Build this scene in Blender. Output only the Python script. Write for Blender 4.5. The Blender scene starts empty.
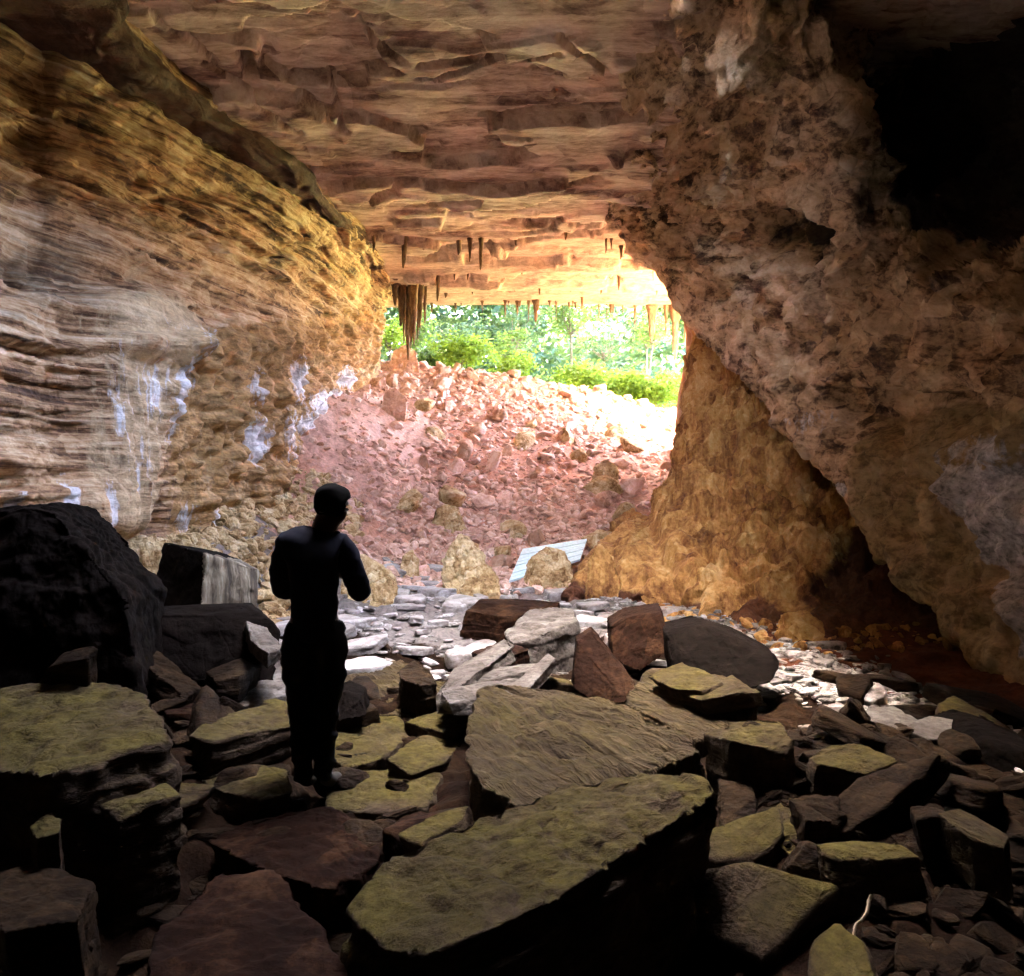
import bpy, bmesh, math, random
import numpy as np
from mathutils import Vector, Matrix
random.seed(7); RNG = np.random.default_rng(7)
SC = bpy.context.scene
COL = SC.collection
F = 800.0; CZ = 1.7; CX, CY = 512.0, 488.0
R = math.radians
sstep = lambda a, b, x: (lambda t: t*t*(3-2*t))(np.clip((np.asarray(x, float)-a)/(b-a), 0, 1))

def P(px, py, Y):
    "world point seen at a pixel of the photograph, at a given depth"
    return np.array([(px-CX)/F*Y, Y, CZ-(py-CY)/F*Y])
def pix(p):
    return CX+F*p[:, 0]/np.maximum(p[:, 1], .3), CY-F*(p[:, 2]-CZ)/np.maximum(p[:, 1], .3)

# ------------------------------------------------------------------ noise
def _h(ix, iy, iz, s):
    h = (ix.astype(np.uint32)*np.uint32(374761393) + iy.astype(np.uint32)*np.uint32(668265263)
         + iz.astype(np.uint32)*np.uint32(2147483647) + np.uint32((s*974711+12345) & 0xffffffff))
    h = (h ^ (h >> np.uint32(13)))*np.uint32(1274126177)
    h = (h ^ (h >> np.uint32(16)))*np.uint32(2246822519)
    return h ^ (h >> np.uint32(15))
def rnd(ix, iy, iz, s):
    return _h(ix, iy, iz, s).astype(np.float64)/4294967295.0
_G = np.array([[1,1,0],[-1,1,0],[1,-1,0],[-1,-1,0],[1,0,1],[-1,0,1],[1,0,-1],[-1,0,-1],[0,1,1],[0,-1,1],[0,1,-1],[0,-1,-1],[1,1,0],[-1,1,0],[0,-1,1],[0,-1,-1]], float)
def noise(p, s=0):
    i = np.floor(p).astype(np.int64); f = p-i
    u = f*f*f*(f*(f*6-15)+10)
    out = 0
    for dx in (0, 1):
        wx = u[:, 0] if dx else 1-u[:, 0]
        for dy in (0, 1):
            wy = u[:, 1] if dy else 1-u[:, 1]
            for dz in (0, 1):
                wz = u[:, 2] if dz else 1-u[:, 2]
                g = _G[_h(i[:, 0]+dx, i[:, 1]+dy, i[:, 2]+dz, s) & np.uint32(15)]
                out = out + wx*wy*wz*(g[:, 0]*(f[:, 0]-dx)+g[:, 1]*(f[:, 1]-dy)+g[:, 2]*(f[:, 2]-dz))
    return out
def fbm(p, o=5, s=0, gain=.5):
    a, t, n = 1., 0., 0
    for k in range(o):
        t = t + a*noise(p*2.03**k+k*17.3, s+k); n += a; a *= gain
    return t/n*1.6
def ridged(p, o=5, s=0, gain=.55):
    a, t, n = 1., 0., 0
    for k in range(o):
        t = t + a*(1-2*np.abs(noise(p*2.1**k+k*9.1, s+k))); n += a; a *= gain
    return t/n
def worley(p, s=0):
    i = np.floor(p).astype(np.int64); f = p-i
    d1 = np.full(len(p), 9.); d2 = d1.copy(); idv = np.zeros(len(p))
    for dx in (-1, 0, 1):
        for dy in (-1, 0, 1):
            for dz in (-1, 0, 1):
                a, b, c = i[:, 0]+dx, i[:, 1]+dy, i[:, 2]+dz
                d = (dx+rnd(a, b, c, s)-f[:, 0])**2+(dy+rnd(a, b, c, s+1)-f[:, 1])**2+(dz+rnd(a, b, c, s+2)-f[:, 2])**2
                m = d < d1
                d2 = np.where(m, d1, np.minimum(d2, d)); idv = np.where(m, rnd(a, b, c, s+3), idv); d1 = np.where(m, d, d1)
    return np.sqrt(d1), np.sqrt(d2), idv
def chisel(p, s=0):
    "broken faces: flat facets meeting in sharp edges"
    q = p+.18*np.stack([noise(p*1.7, s+20), noise(p*1.7, s+21), noise(p*1.7, s+22)], 1)
    return worley(q, s)[0]-.5
def layers(t, s, sharp=.12):
    "bedded rock: every layer sticks out by its own amount"
    k = np.floor(t); f = t-k
    z = np.zeros_like(k).astype(np.int64)
    a = rnd(k.astype(np.int64), z, z, s); b = rnd(k.astype(np.int64)+1, z, z, s)
    return a+(b-a)*sstep(1-sharp, 1, f)

# ------------------------------------------------------------------ mesh helpers
def mesh_from(name, V, faces, mat=None, smooth=True, attrs=None):
    me = bpy.data.meshes.new(name)
    V = np.asarray(V, np.float32); nv = len(V)
    fa = np.asarray(faces, np.int32); nf, k = fa.shape
    me.vertices.add(nv); me.vertices.foreach_set('co', V.ravel())
    me.loops.add(nf*k); me.loops.foreach_set('vertex_index', fa.ravel())
    me.polygons.add(nf)
    me.polygons.foreach_set('loop_start', np.arange(0, nf*k, k, dtype=np.int32))
    me.polygons.foreach_set('loop_total', np.full(nf, k, np.int32))
    me.polygons.foreach_set('use_smooth', np.full(nf, smooth, bool))
    for an, av in (attrs or {}).items():
        at = me.attributes.new(an, 'FLOAT', 'POINT'); at.data.foreach_set('value', np.asarray(av, np.float32))
    me.update(calc_edges=True)
    if mat: me.materials.append(mat)
    return me
def link(name, me, parent=None, label=None, cat=None, group=None, kind=None):
    o = bpy.data.objects.new(name, me); COL.objects.link(o)
    if parent: o.parent = parent
    if cat and not kind: kind = 'thing'
    tag(o, label, cat, group, kind); return o
def tag(o, label=None, cat=None, group=None, kind=None):
    for k, v in (('label', label), ('category', cat), ('group', group), ('kind', kind)):
        if v: o[k] = v
def grid_faces(m, n, flip=False):
    a = (np.arange(m-1)[:, None]*n+np.arange(n-1)[None, :]).ravel()
    f = np.stack([a, a+1, a+n+1, a+n], 1)
    return f[:, ::-1] if flip else f
def cat_rom(C, m):
    "resample control points along axis 0 to m rows (Catmull-Rom)"
    k = len(C); t = np.linspace(0, k-1, m); i = np.clip(np.floor(t).astype(int), 0, k-2); f = (t-i)[:, None, None]
    g = lambda j: C[np.clip(j, 0, k-1)]
    p0 = np.where((i == 0)[:, None, None], 2*C[0]-C[1], g(i-1)); p1, p2 = g(i), g(i+1)
    p3 = np.where((i == k-2)[:, None, None], 2*C[-1]-C[-2], g(i+2))
    return p1+.5*f*(p2-p0+f*(2*p0-5*p1+4*p2-p3+f*(3*(p1-p2)+p3-p0)))
def surf(C, m, n):
    C = np.array(C, float)
    A = cat_rom(C, m)
    return cat_rom(A.transpose(1, 0, 2), n).transpose(1, 0, 2)
def gnormals(S, flip=False):
    du = np.gradient(S, axis=0); dv = np.gradient(S, axis=1)
    n = np.cross(du, dv); n /= np.linalg.norm(n, axis=2, keepdims=True)+1e-9
    return -n if flip else n

# ------------------------------------------------------------------ materials
def nd(nt, typ, **kw):
    n = nt.nodes.new(typ)
    for k, v in kw.items():
        if k == 'ins':
            for a, b in v.items(): n.inputs[a].default_value = b
        else: setattr(n, k, v)
    return n
def ramp(nt, fac, stops):
    r = nd(nt, 'ShaderNodeValToRGB'); e = r.color_ramp.elements
    while len(e) > 1: e.remove(e[0])
    e[0].position = stops[0][0]; e[0].color = (*stops[0][1], 1)
    for p, c in stops[1:]:
        x = e.new(p); x.color = (*c, 1)
    nt.links.new(fac, r.inputs[0]); return r.outputs[0]
def mixc(nt, fac, a, b, mode='MIX'):
    m = nd(nt, 'ShaderNodeMix', data_type='RGBA', blend_type=mode)
    for s, v in ((m.inputs[0], fac), (m.inputs[6], a), (m.inputs[7], b)):
        if hasattr(v, 'links') or hasattr(v, 'is_linked'): nt.links.new(v, s)
        else: s.default_value = v if not isinstance(v, tuple) else (*v, 1)
    return m.outputs[2]
def mth(nt, op, a, b=None, clamp=False):
    m = nd(nt, 'ShaderNodeMath', operation=op, use_clamp=clamp)
    for s, v in ((m.inputs[0], a), (m.inputs[1], b)):
        if v is None: continue
        if hasattr(v, 'is_linked'): nt.links.new(v, s)
        else: s.default_value = v
    return m.outputs[0]
def newmat(name):
    m = bpy.data.materials.new(name); m.use_nodes = True
    nt = m.node_tree; b = nt.nodes['Principled BSDF']; return m, nt, b
def tex(nt, vec, scale, detail=8, rough=.6, dist=0., stretch=None, typ='FBM'):
    if stretch:
        mp = nd(nt, 'ShaderNodeMapping'); nt.links.new(vec, mp.inputs[0])
        mp.inputs['Scale'].default_value = stretch[:3]
        if len(stretch) > 3:
            mp.vector_type = 'TEXTURE'; mp.inputs['Rotation'].default_value = stretch[3]; mp.inputs['Scale'].default_value = [1/s for s in stretch[:3]]
        vec = mp.outputs[0]
    n = nd(nt, 'ShaderNodeTexNoise'); n.inputs['Scale'].default_value = scale
    n.inputs['Detail'].default_value = detail; n.inputs['Roughness'].default_value = rough; n.inputs['Distortion'].default_value = dist
    nt.links.new(vec, n.inputs['Vector']); return n.outputs[0]
def rock_mat(name, stops, scale=1., stretch=(1, 1, 1), streak=None, bump=.6, bdist=.05, rough=.85, spec=.3,
             moss=None, attr=None, dome=.25, sbump=0., contrast=1.6, fine=9.):
    m, nt, b = newmat(name)
    pos = nd(nt, 'ShaderNodeNewGeometry').outputs['Position']
    big = tex(nt, pos, scale, 10, .66, .15, stretch)
    fin = tex(nt, pos, scale*fine, 9, .74, 0., stretch)
    wv = nd(nt, 'ShaderNodeVectorMath', operation='ADD'); nt.links.new(pos, wv.inputs[0])
    nv = nd(nt, 'ShaderNodeTexNoise'); nv.inputs['Scale'].default_value = scale*2.5; nv.inputs['Detail'].default_value = 6; nt.links.new(pos, nv.inputs['Vector'])
    sv = nd(nt, 'ShaderNodeVectorMath', operation='SCALE'); nt.links.new(nv.outputs['Color'], sv.inputs[0]); sv.inputs['Scale'].default_value = .10/scale; nt.links.new(sv.outputs[0], wv.inputs[1])
    mpv = nd(nt, 'ShaderNodeMapping'); nt.links.new(wv.outputs[0], mpv.inputs[0]); mpv.inputs['Scale'].default_value = stretch[:3]
    vo = nd(nt, 'ShaderNodeTexVoronoi'); vo.inputs['Scale'].default_value = scale*3.2; nt.links.new(mpv.outputs[0], vo.inputs['Vector'])
    sc_ = nd(nt, 'ShaderNodeSeparateColor'); nt.links.new(vo.outputs['Color'], sc_.inputs[0])
    vo2 = nd(nt, 'ShaderNodeTexVoronoi', feature='DISTANCE_TO_EDGE'); vo2.inputs['Scale'].default_value = scale*1.7; nt.links.new(mpv.outputs[0], vo2.inputs['Vector'])
    crack = mth(nt, 'MULTIPLY', vo2.outputs[0], 22., True)
    v = mth(nt, 'ADD', mth(nt, 'MULTIPLY', big, .40), mth(nt, 'MULTIPLY', fin, .48))
    v = mth(nt, 'ADD', v, mth(nt, 'MULTIPLY', sc_.outputs[0], .12))
    if streak:
        st = tex(nt, pos, streak[0], 8, .65, .8, streak[1])
        v = mth(nt, 'ADD', mth(nt, 'MULTIPLY', v, 1-streak[2]), mth(nt, 'MULTIPLY', st, streak[2]))
    v = mth(nt, 'ADD', mth(nt, 'MULTIPLY', mth(nt, 'SUBTRACT', v, .5), contrast*1.6), .5, True)
    c = ramp(nt, v, stops)
    for an, col, vs in (attr or []):
        a = nd(nt, 'ShaderNodeAttribute', attribute_name=an).outputs['Fac']
        n2 = tex(nt, pos, vs[0], 8, .65, .5, vs[1])
        f = mth(nt, 'MULTIPLY', mth(nt, 'SUBTRACT', mth(nt, 'ADD', a, mth(nt, 'MULTIPLY', n2, vs[5] if len(vs) > 5 else .9)), .85+((vs[5]-.9)*.5 if len(vs) > 5 else 0)), vs[4] if len(vs) > 4 else 8., True)
        f = mth(nt, 'MULTIPLY', f, vs[2] if len(vs) > 2 else 1.)
        c2 = ramp(nt, fin, [(.36, tuple(x*(vs[3] if len(vs) > 3 else .5) for x in col)), (.6, col)])
        c = mixc(nt, f, c, c2)
    if moss:
        nz = nd(nt, 'ShaderNodeSeparateXYZ'); nt.links.new(nd(nt, 'ShaderNodeNewGeometry').outputs['Normal'], nz.inputs[0])
        n3 = tex(nt, pos, 3.5, 9, .7, .4)
        n4 = tex(nt, pos, 1.1, 5, .6, .3)
        f = mth(nt, 'MULTIPLY', mth(nt, 'SUBTRACT', mth(nt, 'ADD', mth(nt, 'MULTIPLY', nz.outputs[2], .8), mth(nt, 'ADD', mth(nt, 'MULTIPLY', n3, 1.1), mth(nt, 'MULTIPLY', n4, .9))), moss[1]+.42), 2.6, True)
        c3 = ramp(nt, fin, [(.32, tuple(x*.45 for x in moss[0])), (.6, moss[0])])
        c = mixc(nt, mth(nt, 'MULTIPLY', f, moss[2]), c, c3)
    nt.links.new(c, b.inputs['Base Color'])
    b.inputs['Roughness'].default_value = rough; b.inputs['Specular IOR Level'].default_value = spec
    bn = tex(nt, pos, scale*5, 12, .72, .2, stretch)
    hh = mth(nt, 'ADD', mth(nt, 'ADD', mth(nt, 'MULTIPLY', bn, .8), mth(nt, 'MULTIPLY', fin, .5)), mth(nt, 'MULTIPLY', crack, .11))
    hh = mth(nt, 'ADD', hh, mth(nt, 'MULTIPLY', vo.outputs[0], -dome))
    if sbump: hh = mth(nt, 'ADD', hh, mth(nt, 'MULTIPLY', st, sbump))
    bp = nd(nt, 'ShaderNodeBump'); bp.inputs['Strength'].default_value = bump; bp.inputs['Distance'].default_value = bdist
    nt.links.new(hh, bp.inputs['Height']); nt.links.new(bp.outputs[0], b.inputs['Normal'])
    return m
def plain(name, col, rough=.8, spec=.2, var=.3, scale=8.):
    m, nt, b = newmat(name)
    pos = nd(nt, 'ShaderNodeNewGeometry').outputs['Position']
    n = tex(nt, pos, scale, 6, .6)
    nt.links.new(ramp(nt, n, [(.3, tuple(x*(1-var) for x in col)), (.7, tuple(min(1, x*(1+var)) for x in col))]), b.inputs['Base Color'])
    b.inputs['Roughness'].default_value = rough; b.inputs['Specular IOR Level'].default_value = spec
    return m
def leaf_mat(name, c1, c2, tr=.5):
    m, nt, b = newmat(name)
    pos = nd(nt, 'ShaderNodeNewGeometry').outputs['Position']
    n = tex(nt, pos, 1.3, 6, .7)
    c = ramp(nt, n, [(.35, c1), (.65, c2)])
    nt.links.new(c, b.inputs['Base Color']); b.inputs['Roughness'].default_value = .5; b.inputs['Specular IOR Level'].default_value = .3
    t = nd(nt, 'ShaderNodeBsdfTranslucent'); nt.links.new(mixc(nt, .35, c, (.5, .6, .1)), t.inputs[0])
    x = nd(nt, 'ShaderNodeMixShader'); x.inputs[0].default_value = tr
    nt.links.new(b.outputs[0], x.inputs[1]); nt.links.new(t.outputs[0], x.inputs[2])
    nt.links.new(x.outputs[0], nt.nodes['Material Output'].inputs[0]); return m

M = {}
BLOCK_TOP = 62
HX, HY, HW, HL, SHIELD_TOP = -.1, 6.75, 1.5, 1.2, 26
OL = (.24, .20, .06)
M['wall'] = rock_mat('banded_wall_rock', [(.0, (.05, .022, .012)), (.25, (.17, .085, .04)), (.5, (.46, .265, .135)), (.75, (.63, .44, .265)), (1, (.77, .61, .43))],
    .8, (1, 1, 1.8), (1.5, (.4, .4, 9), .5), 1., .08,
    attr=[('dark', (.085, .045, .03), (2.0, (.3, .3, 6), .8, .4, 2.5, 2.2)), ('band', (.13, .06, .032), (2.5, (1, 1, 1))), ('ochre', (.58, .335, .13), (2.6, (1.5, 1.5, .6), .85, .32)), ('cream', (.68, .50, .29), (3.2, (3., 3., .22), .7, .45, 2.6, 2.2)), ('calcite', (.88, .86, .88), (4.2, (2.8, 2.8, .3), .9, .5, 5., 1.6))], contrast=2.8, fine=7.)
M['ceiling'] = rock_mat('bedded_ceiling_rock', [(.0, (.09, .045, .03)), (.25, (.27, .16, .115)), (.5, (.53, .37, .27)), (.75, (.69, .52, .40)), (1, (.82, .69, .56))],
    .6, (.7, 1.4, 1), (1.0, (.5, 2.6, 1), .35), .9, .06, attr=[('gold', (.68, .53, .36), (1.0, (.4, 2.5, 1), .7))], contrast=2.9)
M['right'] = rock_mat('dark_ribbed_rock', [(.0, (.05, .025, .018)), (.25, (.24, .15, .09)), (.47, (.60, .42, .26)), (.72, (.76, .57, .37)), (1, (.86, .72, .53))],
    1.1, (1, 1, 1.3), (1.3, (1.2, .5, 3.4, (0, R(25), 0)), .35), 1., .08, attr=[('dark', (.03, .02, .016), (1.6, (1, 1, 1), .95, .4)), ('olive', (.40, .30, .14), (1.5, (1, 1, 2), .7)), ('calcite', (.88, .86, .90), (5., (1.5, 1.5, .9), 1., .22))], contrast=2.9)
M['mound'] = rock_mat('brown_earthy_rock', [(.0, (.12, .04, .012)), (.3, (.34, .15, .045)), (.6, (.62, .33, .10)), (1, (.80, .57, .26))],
    1.2, (1, 1, .7), (2., (2, 2, .6), .35), 1., .11, fine=15., attr=[('dirt_shade', (.15, .05, .022), (1.5, (1, 1, 1), .95))], contrast=2.6)
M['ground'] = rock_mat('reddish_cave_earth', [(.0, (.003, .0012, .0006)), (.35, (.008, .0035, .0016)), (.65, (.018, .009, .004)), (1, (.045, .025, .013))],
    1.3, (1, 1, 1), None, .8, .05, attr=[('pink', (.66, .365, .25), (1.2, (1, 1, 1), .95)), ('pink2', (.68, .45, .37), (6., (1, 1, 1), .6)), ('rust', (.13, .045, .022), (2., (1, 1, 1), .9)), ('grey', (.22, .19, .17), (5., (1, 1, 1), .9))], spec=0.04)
M['scree'] = rock_mat('pinkish_scree_stone', [(.0, (.25, .135, .095)), (.4, (.58, .35, .25)), (.7, (.73, .52, .41)), (1, (.82, .70, .62))], 1.6, bump=.6, bdist=.03, contrast=1.8)
M['scree_dark'] = rock_mat('rust_brown_scree_stone', [(.0, (.20, .10, .06)), (.5, (.42, .25, .16)), (1, (.58, .42, .32))], 1.6, bump=.6, bdist=.03)
M['tan'] = rock_mat('tan_boulder_rock', [(.0, (.14, .07, .02)), (.35, (.42, .26, .11)), (.65, (.62, .46, .24)), (1, (.76, .64, .42))], 2.2, bump=1., bdist=.06, contrast=2.3)
M['flag'] = rock_mat('grey_flagstone', [(.0, (.07, .055, .045)), (.4, (.22, .19, .17)), (.7, (.34, .315, .30)), (1, (.46, .45, .45))], 2.2, (1, 1, 2), contrast=2.2, rough=.42, spec=.55, bump=.6, bdist=.02, dome=.0)
M['dull'] = rock_mat('dull_grey_slab_rock', [(.0, (.018, .012, .009)), (.4, (.065, .052, .041)), (.7, (.115, .098, .082)), (1, (.19, .17, .15))], 2.6, (1, 1, 2), contrast=2.2, rough=.6, bump=.8, bdist=.03, dome=.0, spec=0.12)
M['chip'] = rock_mat('pale_flat_chip_stone', [(.0, (.04, .03, .022)), (.35, (.16, .135, .115)), (.7, (.32, .29, .27)), (1, (.52, .51, .51))], 3., rough=.45, spec=.5, bump=.4, bdist=.02, contrast=2.4, dome=.0)
M['slab'] = rock_mat('dark_slab_rock', [(.0, (.003, .0018, .001)), (.4, (.011, .006, .003)), (.7, (.028, .016, .0075)), (1, (.07, .044, .022))], 2.0, (1, 1, 3), rough=.65, bump=.9, bdist=.04, dome=.0, spec=0.04)
M['moss'] = rock_mat('algae_topped_slab_rock', [(.0, (.010, .007, .005)), (.4, (.030, .020, .013)), (.7, (.07, .048, .03)), (1, (.15, .11, .07))], 2.0, (1, 1, 2.5), (4., (.9, 5, 2, (0, 0, R(38))), .35), rough=.85, bump=1., bdist=.04,
    moss=((.104, .080, .021), 1.12, .88), dome=.0, sbump=.8, spec=0.04)
M['stripe'] = rock_mat('ribbed_slab_rock', [(.0, (.012, .008, .006)), (.35, (.06, .042, .026)), (.65, (.085, .06, .032)), (1, (.19, .14, .085))], 2.0, (1, 1, 2), (3., (.7, 6, 2, (0, 0, R(-52))), .6), rough=.75, bump=1., bdist=.05,
    moss=((.11, .084, .018), 1.25, .6), contrast=2., dome=.0, sbump=2.6, spec=0.04)
M['black'] = rock_mat('black_boulder_rock', [(.0, (.002, .0014, .001)), (.6, (.006, .004, .003)), (1, (.016, .011, .008))], 2.0, bump=.7, bdist=.03, rough=.95, spec=.03, dome=.0)
M['rust'] = rock_mat('rust_brown_slab_rock', [(.0, (.003, .0012, .0006)), (.5, (.012, .0045, .0022)), (1, (.055, .027, .013))], 2.0, bump=.8, bdist=.03, dome=.0, spec=0.04)
M['streaked'] = rock_mat('streaked_block_rock', [(.0, (.012, .009, .006)), (.4, (.07, .052, .034)), (.7, (.2, .165, .11)), (1, (.42, .39, .32))], 1.6, (2, 2, .4), (2.4, (3, 3, .3), .6), bump=.6, bdist=.02, contrast=2.2, dome=.0)
M['drip'] = rock_mat('dripstone', [(.0, (.05, .025, .012)), (.5, (.17, .10, .05)), (1, (.36, .25, .14))], 3., (2, 2, .6), bump=.6, bdist=.02)
M['pillar'] = rock_mat('orange_pillar_rock', [(.0, (.26, .10, .05)), (.5, (.52, .26, .14)), (1, (.72, .48, .32))], 1.2, (1, 1, .5), bump=.7, bdist=.05)
M['outside'] = rock_mat('outside_soil', [(.0, (.05, .06, .02)), (.5, (.10, .12, .04)), (1, (.18, .16, .08))], .8)
M['pale'] = plain('pale_reflector', (.68, .56, .43), .9, .1, .15, 1.5)
M['board'] = plain('pale_blue_board', (.55, .72, .74), .4, .5, .2, 20)
M['cloth'] = plain('dark_navy_shirt_cloth', (.004, .004, .009), .9, .1, .3, 30)
M['trouser'] = plain('black_trouser_cloth', (.004, .004, .004), .9, .1, .3, 30)
M['skin'] = plain('brown_skin', (.05, .026, .016), .6, .3, .1)
M['hair'] = plain('black_hair', (.004, .0035, .003), .95, .03)
M['shoe'] = plain('dark_shoe_leather', (.02, .016, .013), .7, .3)
M['eye'] = plain('eye_white', (.6, .58, .55), .3, .5, .05)
M['bark'] = plain('grey_bark', (.16, .13, .10), .9, .1, .4, 12)
M['stick'] = plain('pale_dry_wood', (.42, .34, .22), .8, .2, .3, 30)
M['leaf_bright'] = leaf_mat('bright_yellow_green_leaves', (.06, .13, .003), (.13, .19, .006))
M['leaf_mid'] = leaf_mat('mid_green_leaves', (.02, .06, .02), (.04, .10, .03))
M['leaf_cool'] = leaf_mat('cool_green_leaves', (.006, .036, .031), (.014, .062, .054), .35)

# ------------------------------------------------------------------ ground
def zf0(x, y):
    x = np.asarray(x, float); y = np.asarray(y, float)
    z = -.30*sstep(4.2, 2.8, y)
    z = z + .20*sstep(.85, 1.5, x)*sstep(5.6, 4.6, y)*sstep(1.5, 2.6, y) + .18*sstep(-1.45, -2.1, x)*sstep(5.8, 5.0, y)*sstep(1.5, 2.6, y)
    z = z + .95*sstep(-3.0, -4.8, x)*sstep(6, 8.5, y)*(1-sstep(12, 17, y))
    s = np.minimum(y, 26.6)-15.0
    s = np.where(s < -1.5, 0, np.where(s < 1.5, (s+1.5)**2/6, s))
    w = np.clip((y-15)/11.5, 0, 1)
    z = z + .445*s - w*(x-1.6)*np.where(x < 1.6, .125, .26)
    z = z + 1.75*sstep(-1.0, -4.8, x)*sstep(10.5, 17.5, y)*(1-sstep(18.5, 25, y))
    z = z - .42*np.clip(y-27.2, 0, 16) - .15*np.clip(y-26.6, 0, .6)
    z = z + .06*np.clip(y-75, 0, 200)
    return z
def zf(x, y):
    x = np.atleast_1d(np.asarray(x, float)); y = np.atleast_1d(np.asarray(y, float))
    q = np.stack([x, y, 0*x], 1)
    return zf0(x, y)+.16*fbm(q*.45, 3, 5)*sstep(30, 26, y)+.07*fbm(q*1.7, 4, 9)
def ground_hit(px, py):
    Y = np.linspace(1.5, 40, 3000); dx = (px-CX)/F; dz = -(py-CY)/F
    d = CZ+dz*Y-zf(dx*Y, Y); k = np.argmax(d < 0)
    return P(px, py, Y[k]) if d[k] < 0 else P(px, py, 26.5)

ys = np.concatenate([np.linspace(-28, 1.6, 40)[:-1], 1.6*(30.5/1.6)**np.linspace(0, 1, 520)])
xs = np.concatenate([np.linspace(-16, -6, 24)[:-1], np.linspace(-6, 7, 300), np.linspace(7, 16, 24)[1:]])
X, Y_ = np.meshgrid(xs, ys); x, y = X.ravel(), Y_.ravel()
q = np.stack([x, y, 0*x], 1)
z = zf(x, y)
w1, w2, wi = worley(np.stack([x*2.6, y*2.6, 0*x], 1), 3)
slope_w = sstep(14, 17, y)
z += (.10*(w2-w1)*(.4+.9*wi))*(1-.3*slope_w)*sstep(29, 26, y) + .035*fbm(q*7, 4, 31)
z += .05*ridged(q*2.2, 4, 77)*slope_w*sstep(29, 27, y)
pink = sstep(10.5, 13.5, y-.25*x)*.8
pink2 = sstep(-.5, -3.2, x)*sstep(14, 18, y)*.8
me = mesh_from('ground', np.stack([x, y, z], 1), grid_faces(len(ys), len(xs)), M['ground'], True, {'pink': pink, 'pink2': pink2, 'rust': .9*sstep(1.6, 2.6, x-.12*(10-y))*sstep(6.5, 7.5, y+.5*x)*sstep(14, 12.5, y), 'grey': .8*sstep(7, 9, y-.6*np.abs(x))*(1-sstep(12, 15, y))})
link('ground', me, kind='structure')
ys = np.concatenate([np.linspace(29.5, 90, 60), np.geomspace(95, 1500, 20)]); xs = np.concatenate([-np.geomspace(600, 30, 14), np.linspace(-26, 26, 50), np.geomspace(30, 600, 14)])
X, Y_ = np.meshgrid(xs, ys); x, y = X.ravel(), Y_.ravel()
z = zf0(np.clip(x, -9, 9), y)-.05+.5*fbm(np.stack([x, y, 0*x], 1)*.15, 3, 8)*sstep(31, 36, y)
link('hillside', mesh_from('hillside', np.stack([x, y, z], 1), grid_faces(len(ys), len(xs)), M['outside']), kind='structure')

# ------------------------------------------------------------------ cave shell
def wp(px, py, Y): return tuple(P(px, py, Y))
# --- banded wall on the left: columns from behind the camera to the mouth, rows from foot to the ledge under the ceiling
def col(foot, mid, up, top, edge, rise=.9):
    f, m_, u, t, e = [np.array(v, float) for v in (foot, mid, up, top, edge)]
    below = f+np.array([-.1, 0, -2.6])
    rec = t+np.array([-.38, 0, -.02]); lip = t+np.array([-.02, 0, .16]); ed = e+np.array([0, 0, -.05]); fin = e+np.array([-.05, 0, rise]); end = e+np.array([-.4, 0, 3.4])
    return [below, f, (f*2+m_)/3, (f+2*m_)/3, m_, u, (u+t)/2, t, rec, lip, (lip+ed)/2, ed, fin, end]
wl = [
    col((-9.5, -16, 0), (-10, -16, 3), (-10.6, -16, 5), (-11, -16, 7), (-10, -16, 7.4)),
    col((-6.5, -7, 0), (-7, -7, 3), (-7.6, -7, 5), (-8.2, -7, 7), (-7.2, -7, 7.4)),
    col((-5.2, 0, 0), (-5.7, 0, 2.8), (-6.4, 0, 4.8), (-7.4, 0, 7), (-6.4, 0, 7.3)),
    col((-4.9, 4.5, .6), (-5.4, 4.7, 3.0), (-6.1, 4.9, 5), (-7.0, 5.3, 6.9), (-5.7, 5.3, 7.25)),
    col(wp(0, 520, 7.4), wp(0, 330, 8.1), wp(0, 190, 8.9), wp(0, 45, 9.57), wp(92, -20, 8.7)),
    col(wp(60, 535, 8.5), wp(60, 330, 9.1), wp(60, 205, 9.7), wp(62, 72, 10.15), wp(118, 26, 9.6)),
    col(wp(130, 545, 9.9), wp(130, 330, 10.2), wp(130, 220, 10.7), wp(130, 106, 11.0), wp(172, 82, 10.9)),
    col(wp(210, 530, 12.3), wp(210, 350, 12.4), wp(210, 240, 12.5), wp(212, 150, 12.5), wp(238, 128, 12.3)),
    col(wp(265, 510, 15), wp(275, 375, 15.0), wp(280, 262, 14.6), wp(285, 190, 14.2), wp(298, 168, 13.9)),
    col(wp(300, 440, 17.8), wp(308, 350, 17.6), wp(313, 268, 16.8), wp(320, 216, 15.8), wp(327, 206, 15.7)),
    col(wp(335, 385, 20.8), wp(342, 330, 20.4), wp(348, 276, 19.0), wp(356, 238, 18.2), wp(360, 234, 18.1)),
    col(wp(360, 364, 23.6), wp(366, 325, 23.2), wp(374, 285, 21.8), wp(382, 258, 20.6), wp(386, 255, 20.5)),
    col(wp(364, 354, 25.6), wp(370, 330, 25.4), wp(380, 306, 24.6), wp(392, 290, 23.9), wp(396, 288, 23.8)),
    col((-6.5, 26.6, 4), (-6.6, 26.6, 6), (-6.4, 26.6, 7.6), (-6.2, 26.6, 8.5), (-5.6, 26.6, 9)),
    col((-14, 27.5, 3), (-14, 27.5, 6), (-14, 27.5, 8), (-14, 27.5, 10), (-14, 27.5, 12)),
]
m_, n_ = 520, 420
S = surf(wl, m_, n_); N = gnormals(S)
if N[m_//2, n_//3, 0] < 0: N = -N
p = S.reshape(-1, 3); nn = N.reshape(-1, 3); px, py = pix(p)
vis = sstep(1, 4, p[:, 1])
rowt = np.tile(np.linspace(0, 13, n_), m_)
band = sstep(8.6, 9.0, rowt)*(1-sstep(11.0, 11.5, rowt))
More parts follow.
